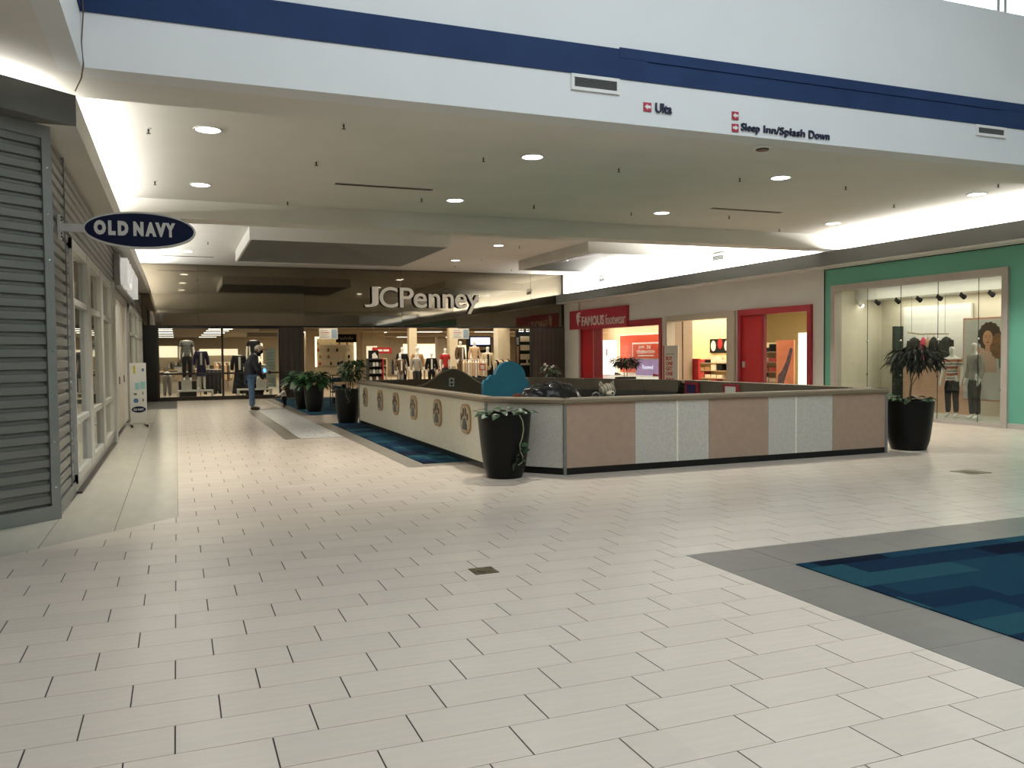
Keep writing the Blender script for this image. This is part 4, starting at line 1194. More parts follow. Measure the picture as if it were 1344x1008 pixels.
MB().box(-.28, .18, -.015, 0, 1.02, 1.10).build('bar', C_CREAM, sw); MB().box(-.02, .06, -.015, 0, 1.10, 1.25).build('bar', C_CREAM, sw)
MB().box(-.44, -.34, -.012, 0, 1.85, 2.15).build('picture', C_GREY, sw); MB().box(-.44, -.34, -.012, 0, 1.1, 1.8).build('picture', C_TANC, sw)
MB().box(.20, .30, -.014, 0, .6, 1.18).build('lit_edge', mat('lit_edge', (.8, .8, 1), .5, emit=.9, ecol=(.8, .8, 1), var=0), sw)
for i in range(5):
    t = thing('spotlight', 'small glowing round spotlight above the striped gondola end', 'spotlight', (12.95 + i * .16, 31.75 + (i % 2) * .1, 2.46), 0, 'spotlights above the striped gondola end')
    MB().lathe([(.045, -.06), (.05, 0), (.03, .02)], 12).build('can', M_CHROME, t)
    MB().lathe([(.04, -.065), (.04, -.06)], 12).build('bulb', M_LAMP, t)
    MB().tube([(0, 0, .02), (0, 0, .26)], .008, 5).build('stem', M_CHROME, t)

# ================================================================== shoe shop along the right wall
W_ = 14.75   # back of the shopfront wall
def wall_r(name, rects, m, x0=XR, x1=W_):
    mb = MB()
    for y0, y1, z0, z1 in rects: mb.box(x0, x1, y0, y1, z0, z1)
    return struct(name, mb, m)
wall_r('wall_right', [(23.30, 23.55, 0, 3.48), (29.40, 29.46, 0, 3.48), (23.55, 29.40, 2.60, 3.48), (19.66, 23.30, 2.64, 3.48), (19.52, 19.66, 0, 2.64), (16.55, 19.66, 2.64, 3.48), (16.20, 16.60, 0, 2.64), (16.20, 16.55, 2.64, 3.48)], M_WHITE)
struct('baseboard_right', MB().box(XR - .015, XR, 16.22, 16.6, 0, .1).box(XR - .015, XR, 23.3, 23.55, 0, .1), M_ALU)
# red framed window
fr = struct('window_9', MB().box(14.50, 14.68, 23.55, 29.40, 2.38, 2.60).box(14.50, 14.68, 23.55, 23.68, 0, 2.38).box(14.50, 14.68, 29.28, 29.40, 0, 2.38), M_DRED)
MB().box(14.55, 14.60, 28.38, 29.28, 0, 2.38).build('red_panel', M_RED, fr)
MB().box(14.545, 14.605, 28.36, 28.38, 0, 2.38).build('panel_joint', M_BEIGEW, fr)
MB().box(14.55, 14.60, 27.72, 28.36, 0, 2.38).build('red_panel', M_DRED, fr)
for a, b in ((23.68, 24.40), (24.41, 25.40), (25.41, 26.40), (26.41, 27.72)):
    MB().box(14.58, 14.588, a, b, .45, 2.38).build('pane', M_GLASS, fr)
MB().box(14.55, 14.66, 23.68, 27.72, 0, .45).build('sill_panel', M_WHITE, fr)
# sign board
t = thing('shop_sign', 'dark red shop sign board reading FAMOUS footwear', 'sign', (14.44, 27.93, 2.77))
MB().box(0.0, .10, -2.28, 2.28, -.36, .36).build('board', mat('crimson_board', (.30, .018, .035), .35, var=.04), t)
M_SW = mat('sign_warm_white', (.72, .70, .64), .4, var=.02)
NYV, = ((0, -1, 0),)
text('lettering', 'FAMOUS', (0, 1.17, -.255), NYV, Z, NX, 1.80, .36, M_SW, t, .02, .02)
text('lettering', 'footwear', (0, -.74, -.255), NYV, Z, NX, 1.45, .36, M_SW, t, .015, -.005)
MB().extr([(0, .19), (.10, .26), (.24, .28), (.36, .24), (.20, .17), (.36, .10), (.19, .04), (.30, -.06), (.16, -.12), (.16, -.26), (.06, -.16), (0, 0)][::-1], (0, 1.62, .01), NYV, Z, NX, .02).build('flame_logo', M_SW, t)
# window display
struct('wall_right', MB().box(15.55, 15.62, 23.4, 29.5, 0, 3.0).box(14.75, 15.55, 29.46, 29.56, 0, 3.0), mat('warm_display_wall', (.70, .58, .38), .7, var=.04))
struct('ceiling', MB().box(14.7, 15.6, 23.35, 29.5, 2.62, 2.7), M_WHITE)
struct('floor', MB().box(14.66, 15.55, 23.55, 29.46, 0, .44), M_WHITE)
area_light('display_light', (15.05, 26.4, 2.58), .5, 5.2, 60, WARM)
pl = thing('display_plinth', 'long glowing white plinth inside the red framed window', 'plinth', (15.1, 25.9, .44))
MB().box(-.3, .3, -2.25, 2.6, 0, .22).build('block', mat('lit_plinth', (.9, .86, .78), .5, emit=.55, ecol=(1, .93, .80), var=0), pl)
MB().box(-.32, .32, -2.27, 2.62, .22, .235).build('top_board', M_WHITE, pl)
M_ORANGE = mat('orange_poster', (.62, .062, .018), .5, var=.03)
t = thing('window_backdrop', 'bright orange backdrop panel in the shoe shop window', 'backdrop', (15.5, 26.5, .44))
MB().box(0, .045, -1.48, 1.55, .32, 1.68).build('panel', M_ORANGE, t)
MB().box(0.005, .045, -1.53, 1.60, .0, .32).build('skirting', M_WHITE, t)
MB().box(-.004, .04, 1.55, 1.60, .32, 1.72).box(-.004, .04, -1.48, 1.55, 1.68, 1.72).build('edge_strip', M_WHITE, t)
t = thing('poster', 'orange poster with white border reading JOIN THE CELEBRATION', 'poster', (15.46, 26.1, 1.28))
MB().box(0, .03, -.96, .96, 0, .57).build('border', M_WHITE, t)
f_ = MB().box(-.006, 0, -.90, .90, .0, .51).build('print', M_ORANGE, t)
for w0, a, wd, zz in (('JOIN', .50, .40, .34), ('THE', -.05, .30, .34), ('CELEBRATION', .62, 1.22, .18)):
    text('lettering', w0, (-.006, a, zz), NYV, Z, NX, wd, .115, M_SIGNW, f_, .004, .02)
MB().box(-.009, -.006, -.55, .55, .08, .12).build('small_print', M_SIGNW, f_)
t = thing('video_screen', 'lilac screen panel with pale lettering under the celebration poster', 'screen', (15.46, 25.95, .68))
MB().box(0, .035, -.85, .85, 0, .56).build('screen', mat('lilac_screen', (.22, .15, .26), .35, emit=.28, ecol=(.55, .38, .75), var=.2, scale=3), t)
text('lettering', 'Renewed', (0, .38, .22), NYV, Z, NX, .72, .15, mat('pale_blue_print', (.75, .8, 1), .4, emit=.5, var=0), t, .005, .01)
MB().box(-.01, .03, -.85, .85, .56, .60).build('bezel', M_ALU, t)
M_LITW = mat('lit_column_face', (1, .97, .9), .5, emit=1.6, ecol=(1, .95, .82), var=0)
for y, w, h, lab in ((28.92, .24, 1.06, 'shorter glowing white display column in the shoe shop window'), (28.13, .34, 1.29, 'taller glowing white display column in the shoe shop window')):
    t = thing('display_column', lab, 'display column', (15.1, y, .675))
    MB().box(-.12, .12, -w, w, 0, h).build('lit_block', M_LITW, t)
    MB().box(-.135, -.12, -.03, .03, h * .55, h * .75).build('dark_slot', M_BLACKM, t)
    MB().box(-.13, .13, -w - .01, w + .01, h, h + .02).build('cap', M_WHITE, t)
for i, (y, m) in enumerate(((27.3, C_BLACK), (24.6, C_RED), (24.15, C_PINK))):
    t = thing('shoe', ['black shoe on the glowing window plinth', 'red shoe on the glowing window plinth', 'pink shoe on the glowing window plinth'][i], 'shoe', (14.98, y, .675), .4)
    MB().add([(-.04, -.13, 0), (.04, -.13, 0), (.035, .13, 0), (-.035, .13, 0), (-.03, -.12, .04), (.03, -.12, .04), (.03, .02, .08), (-.03, .02, .08), (.03, .12, .10), (-.03, .12, .10)],
             [(0, 1, 5, 4), (4, 5, 6, 7), (7, 6, 8, 9), (2, 3, 9, 8), (0, 4, 7, 9, 3), (1, 2, 8, 6, 5), (0, 3, 2, 1)]).build('upper', m, t)
    MB().box(-.042, .042, -.135, .135, -.0, .015).build('sole', M_WHITE, t)
# tan framed entrance
ef = struct('door_2', MB().box(14.50, 14.80, 19.70, 23.30, 2.46, 2.64).box(14.50, 14.80, 19.70, 20.05, 0, 2.46).box(14.50, 14.80, 23.18, 23.30, 0, 2.46), mat('pale_stone_frame', (.52, .46, .38), .5, var=.04))
struct('wall_right', MB().box(14.80, 15.48, 23.22, 23.34, 0, 3.0), M_TAN)
struct('trim_15', MB().box(15.1, 15.12, 23.205, 23.22, 0, 2.9), M_BLACKM)
# shop interior
struct('floor', MB().box(14.75, 22, 16.6, 30.4, -.06, -.0005), M_STOREF)
struct('ceiling', MB().box(14.75, 22, 16.6, 23.35, 3.0, 3.08).box(15.62, 22, 23.35, 30.4, 3.0, 3.08), M_WHITE)
M_YEL = mat('warm_yellow_wall', (.74, .60, .34), .7, var=.03)
struct('wall_right', MB().box(22, 22.1, 16.4, 30.4, 0, 3.0).box(14.75, 22, 30.3, 30.4, 0, 3.0), M_YEL)
struct('wall_right', MB().box(18.0, 18.1, 24.3, 27.6, 0, 3.0), M_YEL)
struct('wall_right', MB().box(14.75, 22, 16.25, 16.35, 0, 3.05), M_WHITE)
area_light('shoe_shop_light', (17.5, 21, 2.95), 4.0, 7, 380, WARM)
area_light('shoe_shop_light', (17, 26.5, 2.95), 2.0, 4.0, 120, WARM)
struct('wall_right', MB().box(15.52, 15.60, 22.95, 23.35, 0, 1.28), M_RED)
# shoe shelves
SHO = [C_BLACK, C_WHITE, C_BROWN, C_RED, C_GREY, C_TANC]
M_BOXR = mat('red_shoe_box', (.40, .05, .05), .6); M_BOXW = mat('white_shoe_box', (.66, .60, .50), .6)
def shoe_wall(x, y, rz, label, w=1.3, h=1.5, rows=5, group='shoe boxes stacked on the shop shelves'):
    t = thing('shoe_shelf', label, 'shelving', (x, y, 0), rz)
    MB().box(-w, w, .16, .2, 0, h).build('back_panel', M_YEL, t)
    for s in (-w, w - .03): MB().box(s, s + .03, -.18, .16, 0, h).build('side_panel', M_YEL, t)
    for i in range(rows):
        MB().box(-w + .03, w - .03, -.18, .16, i * h / rows, i * h / rows + .025).build('shelf', M_TAN, t)
    for i in range(rows):
        q = -w + .22
        while q < w - .2:
            hh = random.choice([.1, .12, .22])
            m, cn = random.choice([(M_BOXR, 'red'), (M_BOXW, 'white'), (C_BLACK, 'black'), (M_BOXW, 'white'), (C_TANC, 'tan')])
            o = MB().box(-.15, .15, -.15, .13, 0, hh).build('shoe_box', m, None)
            p = Matrix.Rotation(rz, 4, 'Z') @ Vector((q, 0, i * h / rows + .025))
            o.location = (x + p.x, y + p.y, p.z); o.rotation_euler = (0, 0, rz)
            wh = 'behind the tan framed entrance' if rows == 5 else 'behind the red framed glass door'
            sz = 'flat' if hh < .2 else 'tall'
            tag(o, '%s %s shoe box on the shop shelf %s' % (sz, cn, wh), 'shoe box', '%s %s shoe boxes %s' % (sz, cn, wh))
            q += .36
shoe_wall(17.82, 25.4, -PI / 2, 'tall shoe shelf seen through the tan entrance against the yellow wall', 1.1, 1.35)
shoe_wall(16.3, 20.45, -PI / 2 , 'shoe shelf seen through the red framed glass door', .6, 1.75, 6)
t = thing('wall_graphic', 'wide black graphic of shoes above the shelf in the tan entrance', 'picture', (17.94, 25.2, 1.45))
MB().box(0, .04, -.6, .6, 0, .50).build('print', M_BLACKM, t)
for q, m in ((.38, C_WHITE), (-.02, C_RED), (-.42, C_WHITE)):
    MB().extr([(.15 * math.cos(2 * PI * i / 16), .19 * math.sin(2 * PI * i / 16)) for i in range(16)], (0, q, .25 + (.08 if m is C_RED else 0)), Y, Z, NX, .004).build('shoe_print', m, t)
t = thing('standing_sign', 'tall white standing sign with red letters reading BUY ONE GET ONE 50%', 'sign', (14.42, 22.85, 0))
MB().box(0, .03, -.42, .42, .06, 1.70).build('panel', M_PAPER, t)
MB().box(-.004, .034, .36, .425, .06, 1.70).build('red_edge', M_RED, t)
MB().box(-.16, .16, -.40, -.32, 0, .06).build('foot', M_ALU, t); MB().box(-.16, .16, .32, .40, 0, .06).build('foot', M_ALU, t)
for w0, z0, wd, hh in (('BUY', 1.24, .36, .12), ('ONE', 1.08, .38, .12), ('GET', .92, .36, .12), ('ONE', .76, .38, .12), ('50%', .46, .48, .22)):
    text('lettering', w0, (0, .25, z0), NYV, Z, NX, wd, hh, M_RED, t, .004, .025)
MB().box(-.003, 0, -.22, .24, 1.42, 1.45).build('small_print', M_PRINT, t)
# red framed glass door and window
fr = struct('door_3', MB().box(14.48, 14.68, 16.60, 19.52, 2.48, 2.64).box(14.48, 14.68, 16.60, 16.74, 0, 2.48).box(14.48, 14.68, 19.40, 19.52, 0, 2.48), M_DRED)
lf = MB().box(14.55, 14.60, 18.52, 19.40, .02, 2.48).build('red_leaf', M_RED, fr)
MB().box(14.525, 14.55, 19.26, 19.36, 1.06, 1.22).build('lock_plate', M_ALU, lf)
MB().box(14.53, 14.62, 18.44, 18.52, .02, 2.48).build('leaf_stile', M_DRED, fr)
MB().box(14.575, 14.583, 16.74, 18.44, .02, 2.48).build('pane', M_GLASS, fr)
t = thing('poster', 'leaning orange poster of a grey running shoe behind the red framed glass', 'poster', (15.6, 18.9, 0))
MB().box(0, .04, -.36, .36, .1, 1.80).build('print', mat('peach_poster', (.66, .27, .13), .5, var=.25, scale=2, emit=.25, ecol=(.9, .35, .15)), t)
MB().extr([(-.30, .45), (-.10, .40), (.20, 1.05), (.32, 1.45), (.22, 1.50), (.05, 1.10), (-.12, .85), (-.28, .72)], (0, 0, .1), NYV, Z, NX, .005).build('shoe_print', mat('slate_print', (.16, .20, .26), .5, var=.4, scale=9), t)
MB().box(.04, .3, -.3, .3, 0, .1).box(0, .04, -.36, .36, 0, .1).build('foot', M_ALU, t)
t = thing('lit_panel', 'tall glowing white fabric panel behind the red framed glass', 'light panel', (15.6, 18.0, 0))
MB().box(0, .06, -.36, .36, .05, 1.98).build('lit_face', M_LITW, t)
MB().box(-.02, .12, -.38, .38, 0, .05).build('base', M_ALU, t)
for i in range(2):
    t = thing('ceiling_light', 'long ceiling light seen through the red framed glass', 'ceiling light', (16.2 + i * 1.2, 18.6, 3.0), 0, 'ceiling lights seen through the red framed glass')
    MB().box(-.2, .2, -1.2, 1.2, -.03, 0).build('frame', M_WHITE, t)
    MB().box(-.17, .17, -1.17, 1.17, -.04, -.03).build('lens', M_PANEL, t)

# ================================================================== teal shopfront
tw = struct('wall_right', MB().box(XR, W_, 15.95, 16.19, 0, 3.46).box(XR, W_, 11.33, 15.95, 3.04, 3.46).box(XR, W_, -5, 11.33, .04, 3.46), M_TEAL)
struct('trim_16', MB().box(XR - .02, XR, 16.185, 16.20, 0, 3.46), M_BLACKM)
struct('baseboard_right', MB().box(XR - .02, XR, -5, 11.33, 0, .10), mat('pale_base', (.45, .43, .39), .5))
wf = struct('window_10', MB().box(14.50, 14.72, 11.33, 15.95, 2.90, 3.04).box(14.50, 14.72, 11.33, 11.46, 0, 2.90).box(14.50, 14.72, 15.82, 15.95, 0, 2.90).box(14.50, 14.72, 11.46, 15.82, 0, .06), mat('taupe_frame', (.40, .36, .32), .5, var=.03))
MB().box(14.52, 14.70, 13.9, 15.82, .06, .28).build('plinth_panel', M_BEIGEW, wf)
ed = [11.46, 12.03, 12.98, 13.94, 14.89, 15.82]
for i, (a, b) in enumerate(zip(ed, ed[1:])):
    MB().box(14.60, 14.608, a + .003, b - .003, .06 if b < 14 else .28, 2.90).build('pane', M_GLASSG, wf)
    if i:
        MB().box(14.598, 14.61, a - .003, a + .003, .06, 2.90).build('joint', M_BLACKM, wf)
        for z in (.95, 1.70):
            MB().lathe([(.022, -.012), (.022, .012)], 12).build('glass_clip', M_CHROME, wf, loc=(14.60, a, z)).rotation_euler = (0, PI / 2, 0)
M_DISP = mat('display_beige', (.66, .61, .50), .7, var=.03)
struct('wall_right', MB().box(16.2, 16.3, 10.9, 16.2, 0, 3.4).box(14.76, 16.2, 16.05, 16.2, 0, 3.4).box(14.76, 16.2, 10.8, 10.9, 0, 3.4), M_DISP)
struct('ceiling', MB().box(14.76, 15.35, 10.9, 16.05, 3.02, 3.1).box(15.35, 16.2, 10.9, 16.05, 2.72, 2.80).box(15.35, 15.40, 10.9, 16.05, 2.80, 3.1), M_WHITE)
struct('floor', MB().box(14.73, 16.2, 10.9, 16.05, 0, .06), mat('display_floor', (.42, .42, .38), .4))
area_light('display_light', (15.75, 13.4, 2.70), .4, 4.4, 40, (1, .93, .78))
area_light('display_light', (14.95, 13.4, 2.98), .2, 4.4, 22, (1, .93, .78))
t = thing('backdrop', 'peach and white backdrop board behind the hanging clothes', 'backdrop', (16.1, 14.2, .06))
MB().box(0, .06, -.75, 1.08, 0, 1.25).build('lower_board', mat('peach_board', (.60, .38, .27), .6, var=.15, scale=1.5), t)
MB().box(0, .06, -.75, 1.08, 1.25, 2.45).build('upper_board', M_WHITE, t)
t = thing('mirror_panel', 'narrow dark mirror panel edge beside the hanging clothes', 'mirror', (15.85, 15.33, .06))
MB().box(0, .25, -.04, .05, .1, 2.0).build('glass', mat('dark_mirror', (.03, .05, .045), .1, metal=.6), t)
MB().box(0, .25, -.05, .06, 0, .1).build('foot', M_BLACKM, t)
t = thing('poster', 'large portrait poster of a woman with long curly hair', 'poster', (15.62, 12.68, .06))
MB().box(0, .04, -.60, .56, .36, 2.10).build('frame', mat('rose_frame', (.62, .33, .24), .5), t)
pr = MB().box(-.006, 0, -.57, .53, .39, 2.06).build('print', mat('pale_print', (.58, .57, .53), .5), t)
# the portrait is a flat print: hair, face, blouse, lettering
def flat(name, pts, m, d):
    MB().extr(pts, (-.006, 0, 0), NYV, Z, NX, d).build(name, m, pr)
def ell(cx, cz, a, b, n=24, wob=0):
    return [(cx + a * math.cos(2 * PI * i / n) * (1 + wob * ((i % 2) - .5)), cz + b * math.sin(2 * PI * i / n) * (1 + wob * ((i % 2) - .5))) for i in range(n)]
flat('blouse', [(-.40, .95), (-.42, 1.30), (-.30, 1.44), (-.10, 1.50), (.10, 1.46), (.22, 1.30), (.25, .95)][::-1], mat('blush_print', (.60, .42, .34), .6), .001)
flat('hair', ell(.08, 1.70, .27, .30, 30, .08), mat('dark_hair_print', (.055, .03, .018), .6, var=.5, scale=30), .002)
flat('hair', ell(.27, 1.50, .17, .26, 30, .10), mat('curl_print', (.22, .10, .04), .6, var=.5, scale=30), .0025)
flat('face', ell(.04, 1.66, .115, .165), mat('face_print', (.62, .33, .19), .6), .0035)
flat('neck', [(-.02, 1.40), (.10, 1.40), (.09, 1.54), (-.01, 1.54)], MATS['face_print'], .003)
for ex in (0.0, .09): flat('eye', ell(ex, 1.69, .018, .009, 10), C_BROWN, .0045)
flat('brow', [(-.03, 1.715), (.03, 1.72), (.03, 1.728), (-.03, 1.722)], C_BROWN, .0045); flat('brow', [(.06, 1.72), (.12, 1.715), (.12, 1.722), (.06, 1.728)], C_BROWN, .0045)
flat('nose', [(.035, 1.62), (.06, 1.62), (.05, 1.67)], C_TANC, .0045)
flat('mouth', ell(.045, 1.58, .035, .012, 12), C_RED, .0045)
flat('green_block', [(.30, 1.05), (.57, 1.05), (.57, 1.33), (.30, 1.33)], mat('green_print', (.10, .22, .17), .6), .002)
for s_, zz, m, ww in (('n', .92, M_BLACKM, .05), ('of', .80, C_RED, .09), ('m', .68, M_BLACKM, .07), ('boos', .56, M_BLACKM, .20)):
    text('lettering', s_, (-.006, -.53 + ww, zz), NYV, Z, NX, ww, .07, m, pr, .003, .03)
C_STR = stripe_mat('rust_stripe_knit', [(0, (.55, .52, .47)), (.25, (.42, .13, .06)), (.45, (.20, .03, .03)), (.6, (.60, .56, .50)), (.85, (.12, .12, .12))], 6)
t = mannequin('white mannequin in a rust striped top and black leggings behind the teal shop glass', (15.15, 13.10, .06), -PI / 2 + .2, C_STR, C_BLACK, kind='tee', s=.87)
t = mannequin('white mannequin in a grey shirt and ripped dark jeans before the portrait poster', (15.05, 12.48, .06), -PI / 2 - .3, C_GREY, C_DGREY, kind='long', s=.91)
# hanging rail with clothes
t = thing('clothes_rail', 'pale wooden branch rail hung from the display ceiling', 'rail', (15.6, 14.13, 1.86))
MB().tube([(0, .56, .04), (0, .2, -.01), (0, -.2, -.01), (0, -.55, -.02)], .02, 8, .014).build('branch', mat('driftwood', (.42, .33, .22), .7, var=.2, scale=20), t)
for q in (.45, -.45): MB().tube([(0, q, 0), (0, q, .86)], .004, 5).build('cord', M_STEM, t)
def hanging(y, w, l, m, label, d=.10):
    t = thing('hanging_garment', label, 'garment', (15.6, y, 1.80))
    MB().tube([(0, 0, .03), (0, 0, -.02)], .006, 6).build('hook', M_CHROME, t)
    n = 10
    vs_, fs_ = [], []
    prof = [(-.02, .05, .4), (-.06, .6, .7), (-.14, .85, 1), (-.35 * l / .7, .9, 1), (-l, 1.0, 1)]
    for z, a, b in prof:
        for i in range(n):
            th = 2 * PI * i / n
            vs_.append((d * b * math.cos(th) * (1 + .15 * math.sin(3 * th)), w * a * math.sin(th), z))
    for k_ in range(len(prof) - 1):
        for i in range(n):
            j = (i + 1) % n
            fs_.append((k_ * n + i, k_ * n + j, (k_ + 1) * n + j, (k_ + 1) * n + i))
    fs_.append(tuple(range(n))); fs_.append(tuple(range((len(prof) - 1) * n, len(prof) * n)))
    MB().add(vs_, fs_).build('cloth', m, t, True)
    for s in (-1, 1):
        MB().tube([(0, s * w * .8, -.10), (-.02, s * w * 1.02, -.35), (-.02, s * w * 1.0, -.55 * l / .7)], .05 * w / .17, 8, .035).build('sleeve', m, t, True)
hanging(14.50, .17, .68, C_DGREY, 'dark grey jacket hanging at the pale end of the branch rail')
hanging(14.25, .075, .52, C_PINK, 'pink top hanging between the dark jackets', .06)
hanging(14.125, .04, .40, C_PEACH, 'small pale peach top hanging beside the pink one', .05)
hanging(13.97, .10, .55, C_DGREY, 'dark top with a white collar hanging mid rail', .09)
hanging(13.64, .16, .74, C_DGREY, 'long dark coat hanging at the thin end of the branch rail')
# track lights
tr = thing('light_track', 'white lighting track under the teal shop display ceiling', 'track', (15.36, 14.1, 2.70))
MB().box(-.02, .02, -2.05, 2.0, 0, .02).build('rail', M_WHITE, tr)
for i, y in enumerate((15.95, 15.40, 14.80, 14.20, 13.66, 13.07, 12.40)):
    t = thing('track_spotlight', 'dark track spotlight above the teal shop display' if i else 'white glowing track spotlight at the corner of the teal shop display', 'spotlight', (15.36, y, 2.68), 0, 'dark track spotlights in the teal shop' if i else None)
    MB().box(-.015, .015, -.015, .015, -.03, .02).build('stem', M_BLACKM if i else M_WHITE, t)
    MB().tube([(-.02, .0, -.03), (.08, -.02, -.09)], .04, 10, .055).build('head', M_BLACKM if i else M_WHITE, t)
    if i == 0: MB().blob((.085, -.02, -.095), .045, .045, .045, 10, 6).build('bulb', M_LAMP, t)
# one bright spot beam from the track falls on the backdrop
l = bpy.data.lights.new('track_beam', 'SPOT'); l.energy = 60; l.spot_size = math.radians(40); l.spot_blend = .8; l.color = (1, .87, .6)
lo = bpy.data.objects.new('track_beam', l); lo.location = (15.40, 13.66, 2.58); lo.rotation_euler = (0, math.radians(-42), 0); col.objects.link(lo)
lo.rotation_euler = (0, math.radians(-38), 0)

# ================================================================== low walled children's play area
HP = 0.945
play = thing('play_area_wall', 'low play area wall with grey and tan panels, paw plaques and taupe rail', 'play area', (0, 0, 0))
def seg(p0, p1, cuts, outer=True):
    """one straight run of the wall; outer side lies to the right of p0 -> p1"""
    p0, p1 = Vector((*p0, 0)), Vector((*p1, 0))
    L = (p1 - p0).length; u = (p1 - p0) / L; n = Vector((u.y, -u.x, 0))
    def bx(a, b, d0, d1, z0, z1, name, m, par=play):
        return MB().extr([(a, z0), (b, z0), (b, z1), (a, z1)], p0 + n * d0, u, Z, n, d1 - d0).build(name, m, par)
    bx(.06, L - .06, -.13, -.03, 0, .80, 'core', M_VINYL)
    bx(.012, L - .012, -.03, -.008, 0, .085, 'kick_strip', M_BLACK)
    if outer:
        for a, b, m in cuts:
            bx(a + .002, b - .002, -.03, 0, .085, .875, 'panel', m)
    # rounded rail
    pr = [(-.15, .875), (.025, .875), (.04, .89), (.04, .925), (.025, HP), (-.15, HP), (-.165, .925), (-.165, .89)]
    MB().extr(pr, p0 - u * .02, n, Z, u, L + .04).build('rail', M_RAIL, play)
    return p0, u, n, L, bx
A, B, C_, D_ = (3.68, 18.30), (3.68, 10.20), (4.40, 9.36), (9.60, 9.42)
E_, F_ = (9.46, 14.05), (7.45, 18.15)
ys = [18.30, 16.94, 15.50, 14.29, 13.05, 11.70, 10.20]
p0, u, n, L, bx = seg(A, B, [(A[1] - a, A[1] - b, M_CREAMP) for a, b in zip(ys, ys[1:])])
M_PLQ = mat('plywood_plaque', (.36, .24, .12), .5, var=.12, scale=8)
M_PAW = mat('brown_paw', (.055, .033, .022), .6, var=.2)
M_PAD = mat('grey_paw_pad', (.085, .085, .085), .6)
def oval(a, b, n_=28, cx=0, cz=0, p=2.0):
    out = []
    for i in range(n_):
        t_ = 2 * PI * i / n_
        c, s = math.cos(t_), math.sin(t_)
        out.append((cx + a * math.copysign(abs(c) ** (2 / p), c), cz + b * math.copysign(abs(s) ** (2 / p), s)))
    return out
for y in (11.0, 12.35, 13.74, 14.99, 16.26, 17.65):
    o_ = (3.68, y, .61)
    pq = MB().extr(oval(.215, .205, 32, 0, 0, 2.7), o_, NY, Z, NX, .022).build('paw_plaque', M_PLQ, play)
    f_ = (3.658, y, .61)
    MB().extr(oval(.185, .175, 32, 0, 0, 2.7), f_, NY, Z, NX, .003).build('plaque_face', mat('pale_plaque_face', (.47, .40, .28), .5, var=.08), pq)
    f_ = (3.655, y, .61)
    MB().extr([(-.09, -.15), (.09, -.15), (.10, -.10), (.06, -.02), (0, .02), (-.06, -.02), (-.10, -.10)], f_, NY, Z, NX, .006).build('main_pad', M_PAD, pq)
    for (cx, cz, a, b) in ((-.125, .02, .028, .05), (-.05, .085, .03, .065), (.04, .095, .03, .065), (.12, .03, .028, .05)):
        MB().extr(oval(a, b, 14, cx, cz), f_, NY, Z, NX, .006).build('toe_pad', M_PAW, pq)
seg(B, C_, [(0, 1.106, M_GREYP)])
xs = [4.40, 5.39, 6.02, 6.51, 7.48, 7.95, 8.60, 9.60]
ms = [M_TANP, M_GREYP, M_GREYP, M_TANP, M_GREYP, M_GREYP, M_TANP]
p0, u, n, L, bx = seg(C_, D_, [(a - 4.40, b - 4.40, m) for a, b, m in zip(xs, xs[1:], ms)])
for x in (6.02, 7.95):
    bx(x - 4.40 - .012, x - 4.40 + .012, -.005, .004, .085, .875, 'joint_strip', M_CREAMP)
seg(D_, E_, [(0, 4.63, M_TANP)])
seg(E_, F_, [(0, 4.56, M_GREYP)])
seg(F_, A, [(0, 3.77, M_TANP)])
for p in (A, B, C_, D_):
    MB().lathe([(.022, 0), (.022, .875)], 10).build('corner_post', M_STEELT, play, loc=(p[0], p[1], 0))
# soft floor
tag(MB().prism([(3.82, 18.15), (3.82, 10.27), (4.5, 9.52), (9.45, 9.58), (9.31, 14.0), (7.37, 18.0)], .0, .03).build('foam_mat', mat('foam_green', (.05, .12, .10), .8, bump=.1)), 'dark green foam floor inside the low play area wall', 'foam mat')
# padded bench along the angled wall and the right wall
def bench_run(p, q, label, nseg, low=True, seat=True):
    """padded bench whose back stands against the inside of the wall p -> q (inner side left of it)"""
    p, q = Vector((*p, 0)), Vector((*q, 0))
    L = (q - p).length; u = (q - p) / L; n = Vector((-u.y, u.x, 0))
    base = (p + q) / 2 + n * .16
    t = thing('padded_bench', label, 'bench', base)
    o = p - (p + q) / 2
    def pad(a, b, d0, d1, z0, z1, name, m):
        r = .018
        pts = [(a + .004, z0 + r), (a + .004 + r, z0), (b - .004 - r, z0), (b - .004, z0 + r), (b - .004, z1 - r), (b - .004 - r, z1), (a + .004 + r, z1), (a + .004, z1 - r)]
        MB().extr(pts, o + n * d0, u, Z, n, d1 - d0).build(name, m, t)
    for i in range(nseg):
        a, b = L * i / nseg, L * (i + 1) / nseg
        if low:
            pad(a, b, .0, .10, .73, .955, 'back_cushion', M_VINYL)
            pad(a, b, .0, .12, .46, .725, 'lower_back_cushion', M_VINYLD)
        else:
            pad(a, b, .0, .08, .46, .955, 'back_cushion', M_VINYL)
        if seat: pad(a, b, .0, .50, .34, .455, 'seat_cushion', M_VINYL)
    if seat:
        MB().extr([(0, .03), (L, .03), (L, .34), (0, .34)], o, u, Z, n, .46).build('seat_box', M_BLACKM, t)
    return t, n, u
bench_run((9.33, 14.25), (7.62, 17.75), 'brown tufted vinyl bench along the angled back of the play area', 5)
t, n_, u_ = bench_run((9.45, 9.75), (9.325, 13.9), 'plain brown padded bench on the side with two small red framed pictures', 3, low=False)
